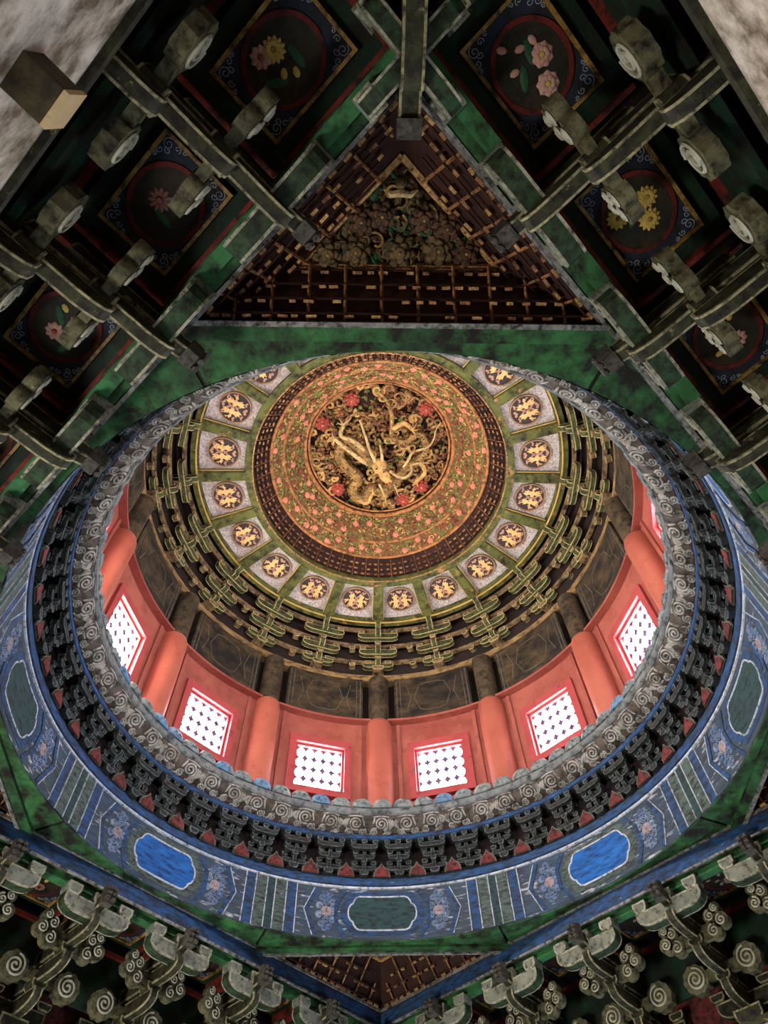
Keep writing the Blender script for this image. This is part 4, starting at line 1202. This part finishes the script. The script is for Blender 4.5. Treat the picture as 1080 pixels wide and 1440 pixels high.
def gilt_ring(nm, lb, r, z, w):
    m = MB(); m.rev([(r + w * cos(2 * pi * i / 8), z + w * sin(2 * pi * i / 8)) for i in range(8)], n=120, closed=True)
    return tag(ob(nm, m.mesh(nm, 'ring_orange')), lb, 'ring')
gilt_ring('gilt_ring', 'orange gilt ring between gilt lattice and outer floral band', .490, 2.902, .007)
gilt_ring('gilt_ring', 'orange gilt ring between the two floral bands', .440, 2.962, .0065)
gilt_ring('gilt_ring', 'thick orange gilt ring around the dragon disc', .352, 3.074, .011)
gilt_ring('gilt_ring', 'thin orange gilt ring just inside the thick one, around the dragon', .333, 3.082, .005)
fl_cove = peony(.0145, .010, ['pink', 'gold'], seed=2)
fl_cove2 = peony(.011, .009, ['leaf_c', 'gold'], seed=3)
def floral(nm, lb, r0, z0, r1, z1, nleaf, nfl, seed):
    rng = random.Random(seed)
    t = thing(nm, lb, 'carved band', (0, 0, z0))
    O = (0, 0, -z0)
    m = MB(); m.rev([(r0, z0), (r1, z1)], n=120); ob('cove', m.mesh('cove', 'cove'), t, O)
    L = hypot(r1 - r0, z1 - z0); tr, tz = (r1 - r0) / L, (z1 - z0) / L
    fr = []
    for i in range(nleaf):
        k = rng.uniform(.04, .96); a = rng.uniform(0, 2 * pi)
        r, z = r0 + (r1 - r0) * k, z0 + (z1 - z0) * k
        e1 = Vector((cos(a), -sin(a), 0)); e2 = Vector((tr * sin(a), tr * cos(a), tz)); nn = Vector((-tz * sin(a), -tz * cos(a), tr))
        fr.append((Vector((r * sin(a), r * cos(a), z)) + nn * rng.uniform(0, .005), e1, e2, nn))
    m = leaf_scatter(MB(), fr, 5, .0085, rng)
    b = ob('foliage', m.mesh('foliage', ['leaf_a', 'leaf_a', 'leaf_b', 'leaf_c', 'leaf_a'], False), t, O); b['kind'] = 'stuff'
    for i in range(nfl):
        k = (.32, .68)[i % 2] + rng.uniform(-.12, .12); a = 2 * pi * (i + rng.uniform(-.25, .25)) / nfl
        r, z = r0 + (r1 - r0) * k, z0 + (z1 - z0) * k
        f = ob('flower', fl_cove if rng.random() < .7 else fl_cove2, t, (r * sin(a) - tz * sin(a) * .006, r * cos(a) - tz * cos(a) * .006, z - z0 + tr * .006))
        nrm = Vector((-tz * sin(a), -tz * cos(a), tr))
        f.rotation_euler = (-nrm).to_track_quat('Z', 'Y').to_euler()
    for i in range(int(nfl * .8)):
        a0 = rng.uniform(0, 2 * pi); k0 = rng.uniform(.25, .75); d = rng.choice((-1, 1))
        pts = []
        for q in range(11):
            th = q / 10 * 4.2; rr = .018 * (1 - .07 * q)
            kk = k0 + rr * sin(th) / L; aa = a0 + d * rr * cos(th) / r0
            r, z = r0 + (r1 - r0) * kk, z0 + (z1 - z0) * kk
            pts.append(((r - tz * .006) * sin(aa), (r - tz * .006) * cos(aa), z + tr * .006))
        m = MB(); m.tube(pts, .0026, 5)
        ob('vine', m.mesh('vine', rng.choice(('leaf_b', 'ring_orange', 'leaf_c')), True), t, O)
    return t
floral('outer_floral_band', 'narrow outer cove band of carved green leaves and pink blossoms', .489, 2.904, .442, 2.960, 1500, 44, 21)
floral('inner_floral_band', 'wide inner cove band of carved green leaves and pink blossoms', .438, 2.964, .357, 3.068, 2600, 60, 22)

DZ = 3.13
disc = thing('dragon_disc', 'round recessed disc of carved clouds and red flowers behind the dragon', 'carved disc', (0, 0, 3.07))
O = (0, 0, -3.07)
m = MB(); m.rev([(.350, 3.07), (.342, DZ), (0, DZ)], n=96); ob('disc_ground', m.mesh('disc_ground', 'lat_dark'), disc, O)
rng = random.Random(9)
for i in range(230):
    r = .33 * sqrt(rng.random()); a = rng.uniform(0, 2 * pi)
    x, y = r * sin(a), r * cos(a)
    rad0 = rng.uniform(.016, .032); st = rng.uniform(0, 6.28); f = rng.choice((-1, 1))
    z = rng.uniform(3.085, 3.115)
    pts = [(x + rad0 * (1 - .82 * k / 14) * cos(st + f * 6.8 * k / 14), y + rad0 * (1 - .82 * k / 14) * sin(st + f * 6.8 * k / 14), z - .004 * k / 14) for k in range(15)]
    pts = [(px, py, pz) for px, py, pz in pts if hypot(px, py) < .335]
    if len(pts) < 5: continue
    m = MB(); m.tube(pts, [.0085 - .004 * k / len(pts) for k in range(len(pts))], 6)
    ob('cloud_scroll', m.mesh('cloud_scroll', rng.choice(('bronze', 'bronze', 'lat_gold', 'leaf_b'))), disc, O)
for i in range(60):
    r = .32 * sqrt(rng.random()); a = rng.uniform(0, 2 * pi)
    m = MB(); m.ell((r * sin(a), r * cos(a), rng.uniform(3.08, 3.11)), (rng.uniform(.007, .014),) * 2 + (.009,), 8, 6)
    ob('cloud_knob', m.mesh('cloud_knob', rng.choice(('bronze', 'lat_gold', 'leaf_a', 'gold_old'))), disc, O)
fr = []
for i in range(1100):
    r = .335 * sqrt(rng.random()); a = rng.uniform(0, 2 * pi)
    fr.append((Vector((r * sin(a), r * cos(a), rng.uniform(3.095, 3.125))), Vector((1, 0, 0)), Vector((0, 1, 0)), Vector((0, 0, -1))))
b = ob('foliage', leaf_scatter(MB(), fr, 4, .013, rng).mesh('foliage', ['bronze', 'leaf_a', 'lat_gold', 'leaf_c'], False), disc, O); b['kind'] = 'stuff'
pe = peony(.036, .022, ['crimson', 'pink'], n=8)
for x, y in ((-.264, -.13), (-.13, -.25), (.212, -.209), (.121, .268), (-.199, .211), (.208, .192)):
    ob('flower', pe, disc, (x, y, 3.082 - 3.07))

dr = thing('carved_dragon', 'gilt carved dragon coiled on the disc at the crown of the dome', 'dragon', (0, 0, 3.07))
def spl(pts, n=8):
    P = [Vector(p) for p in pts]
    out = []
    for i in range(len(P) - 1):
        p0, p1, p2, p3 = P[max(i - 1, 0)], P[i], P[i + 1], P[min(i + 2, len(P) - 1)]
        for k in range(n):
            t = k / n
            out.append(.5 * ((2 * p1) + (p2 - p0) * t + (2 * p0 - 5 * p1 + 4 * p2 - p3) * t * t + (3 * p1 - p0 - 3 * p2 + p3) * t ** 3))
    out.append(P[-1])
    return out
body = spl([(-.02, -.30, 3.085), (.03, -.25, 3.075), (.055, -.18, 3.065), (.06, -.08, 3.06), (.12, -.05, 3.07), (.18, -.09, 3.075), (.22, -.03, 3.075), (.19, .05, 3.08), (.12, .10, 3.085),
            (.08, .17, 3.08), (.02, .21, 3.075), (-.04, .20, 3.07), (-.06, .25, 3.075), (-.11, .245, 3.075), (-.13, .20, 3.075), (-.10, .14, 3.07), (-.16, .08, 3.075), (-.19, .01, 3.07), (-.15, -.06, 3.06), (-.09, -.02, 3.04), (-.03, .04, 3.02)], 6)
nb = len(body)
m = MB(); m.tube(body, [.007 + .019 * min(1, k / nb * 2.2) for k in range(nb)], 10); ob('body', m.mesh('body', 'bronze'), dr, O)
m = MB()
for k in range(2, nb - 1, 1):
    t_ = (body[k + 1] - body[k - 1]).normalized(); w = .007 + .019 * min(1, k / nb * 2.2)
    sd = t_.cross(Vector((0, 0, 1))).normalized()
    for s in (-1, 0, 1):
        c = body[k] + sd * s * w * .62 + Vector((0, 0, -1)) * w * (.95 if s == 0 else .75)
        m.ell(c, (w * .3, w * .3, w * .2), 5, 3)
b = ob('scales', m.mesh('scales', 'gold_old'), dr, O); b['kind'] = 'stuff'
hd = MB()
hd.ell((.0, .05, 3.010), (.036, .042, .030), 12, 8)
hd.ell((.026, .098, 3.005), (.027, .036, .022), 12, 8, rz=-.5)
hd.ell((.044, .124, 3.000), (.020, .016, .014), 10, 6)
hd.ell((.010, .085, 3.012), (.040, .018, .020), 10, 6, rz=.9)
h = ob('head', hd.mesh('head', 'leaf_b'), dr, O)
for x, y in ((.020, .062), (-.014, .046)):
    m = MB(); m.ell((x, y, 2.982), (.0105, .0105, .009), 10, 7); ob('eye', m.mesh('eye', 'ochre'), h)
    m = MB(); m.ell((x, y, 2.974), (.005, .005, .004), 8, 5); ob('pupil', m.mesh('pupil', 'lat_dark'), h)
for x, y in ((.050, .128), (.036, .134)):
    m = MB(); m.ell((x, y, 2.988), (.007, .007, .006), 8, 5); ob('nostril', m.mesh('nostril', 'crimson'), h)
for pts in ([(-.02, .02, 3.0), (-.045, -.04, 2.99), (-.07, -.116, 3.0), (-.092, -.176, 3.02)], [(.012, .02, 3.0), (.01, -.02, 2.99), (0, -.06, 3.0)]):
    m = MB(); p_ = spl(pts, 5); m.tube(p_, [.009 - .005 * k / len(p_) for k in range(len(p_))], 7); ob('horn', m.mesh('horn', 'ochre'), h)
for pts, r in (([(.05, .07, 3.0), (.087, .094, 2.99), (.124, .098, 2.99), (.152, .069, 3.0), (.151, .045, 3.01), (.187, .033, 3.01), (.238, .041, 3.03)], .008),
               ([(.115, .062, 3.03), (.136, .022, 3.02), (.156, -.018, 3.02), (.227, -.042, 3.03), (.253, -.081, 3.04), (.258, -.119, 3.04), (.281, -.157, 3.05)], .007),
               ([(.0, .14, 3.0), (.023, .193, 3.0), (.039, .26, 3.03)], .006), ([(.07, .14, 3.0), (.081, .165, 3.0), (.094, .218, 3.03)], .005)):
    m = MB(); p_ = spl(pts, 6); m.tube(p_, [r * (1 - .65 * k / len(p_)) for k in range(len(p_))], 7); ob('whisker', m.mesh('whisker', 'ochre'), h)
def leg(pts, mt, claws):
    m = MB(); p_ = spl(pts, 6); m.tube(p_, [.0125 - .004 * k / len(p_) for k in range(len(p_))], 8)
    l = ob('leg', m.mesh('leg', mt), dr, O)
    e = Vector(pts[-1])
    for c in claws:
        mm = MB(); q_ = spl([e, e + Vector((c[0] * .5, c[1] * .5, -.010)), e + Vector((c[0], c[1], .004))], 4); mm.tube(q_, [.005 - .0038 * k / len(q_) for k in range(len(q_))], 6)
        ob('claw', mm.mesh('claw', mt), l)
leg([(-.03, .055, 3.03), (-.081, .023, 3.01), (-.145, -.031, 3.01), (-.209, -.077, 3.03)], 'ochre', ((-.03, .01), (-.028, -.014), (-.012, -.03), (-.01, .03)))
leg([(-.038, .023, 3.04), (-.081, -.039, 3.02), (-.131, -.078, 3.02), (-.18, -.10, 3.02), (-.165, -.153, 3.03)], 'ochre', ((.02, -.025), (.035, -.03), (-.02, -.025), (-.03, -.005)))
leg([(.19, .05, 3.07), (.22, .10, 3.05), (.18, .15, 3.05)], 'leaf_b', ((-.02, .02), (.01, .03), (-.03, .0)))
leg([(-.11, .245, 3.06), (-.06, .27, 3.05), (-.03, .215, 3.05)], 'leaf_b', ((.02, -.02), (.03, .01), (0, -.03)))
leg([(.06, -.12, 3.05), (.11, -.15, 3.05), (.15, -.12, 3.05)], 'leaf_b', ((.03, .0), (.02, -.03), (.02, .025)))
for pts in ([(.044, -.222), (.071, -.237), (.067, -.259), (.043, -.266), (.029, -.251)], [(.079, -.222), (.113, -.245), (.115, -.281), (.09, -.299), (.07, -.288)], [(.126, -.252), (.153, -.274), (.182, -.26), (.176, -.238)], [(.015, -.316), (.035, -.334), (.059, -.32), (.049, -.299)], [(-.158, -.161), (-.13, -.187), (-.081, -.191), (-.039, -.169)]):
    m = MB(); p_ = spl([(x, y, 3.05) for x, y in pts], 5); m.tube(p_, [.007 - .004 * k / len(p_) for k in range(len(p_))], 7); ob('mane_curl', m.mesh('mane_curl', 'lat_gold_b'), dr, O)

# unseen shell added over the dome so that no sky leaks in
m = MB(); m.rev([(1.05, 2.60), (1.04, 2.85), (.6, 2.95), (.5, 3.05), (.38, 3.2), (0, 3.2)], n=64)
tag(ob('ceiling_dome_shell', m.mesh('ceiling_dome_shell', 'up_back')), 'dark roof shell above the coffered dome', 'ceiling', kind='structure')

# ------------------------------------------------------------------ scale to metres
done = set()
for o in list(bpy.data.objects):
    if o.type in ('CAMERA', 'LIGHT'): continue
    o.location = Vector(o.location) * S
    if o.parent is None: o.location.z += Z0
    if o.type == 'MESH' and o.data.name not in done:
        done.add(o.data.name)
        o.data.transform(Matrix.Scale(S, 4))
        o.data.update()
scene.cycles.max_bounces = 8
scene.cycles.diffuse_bounces = 5
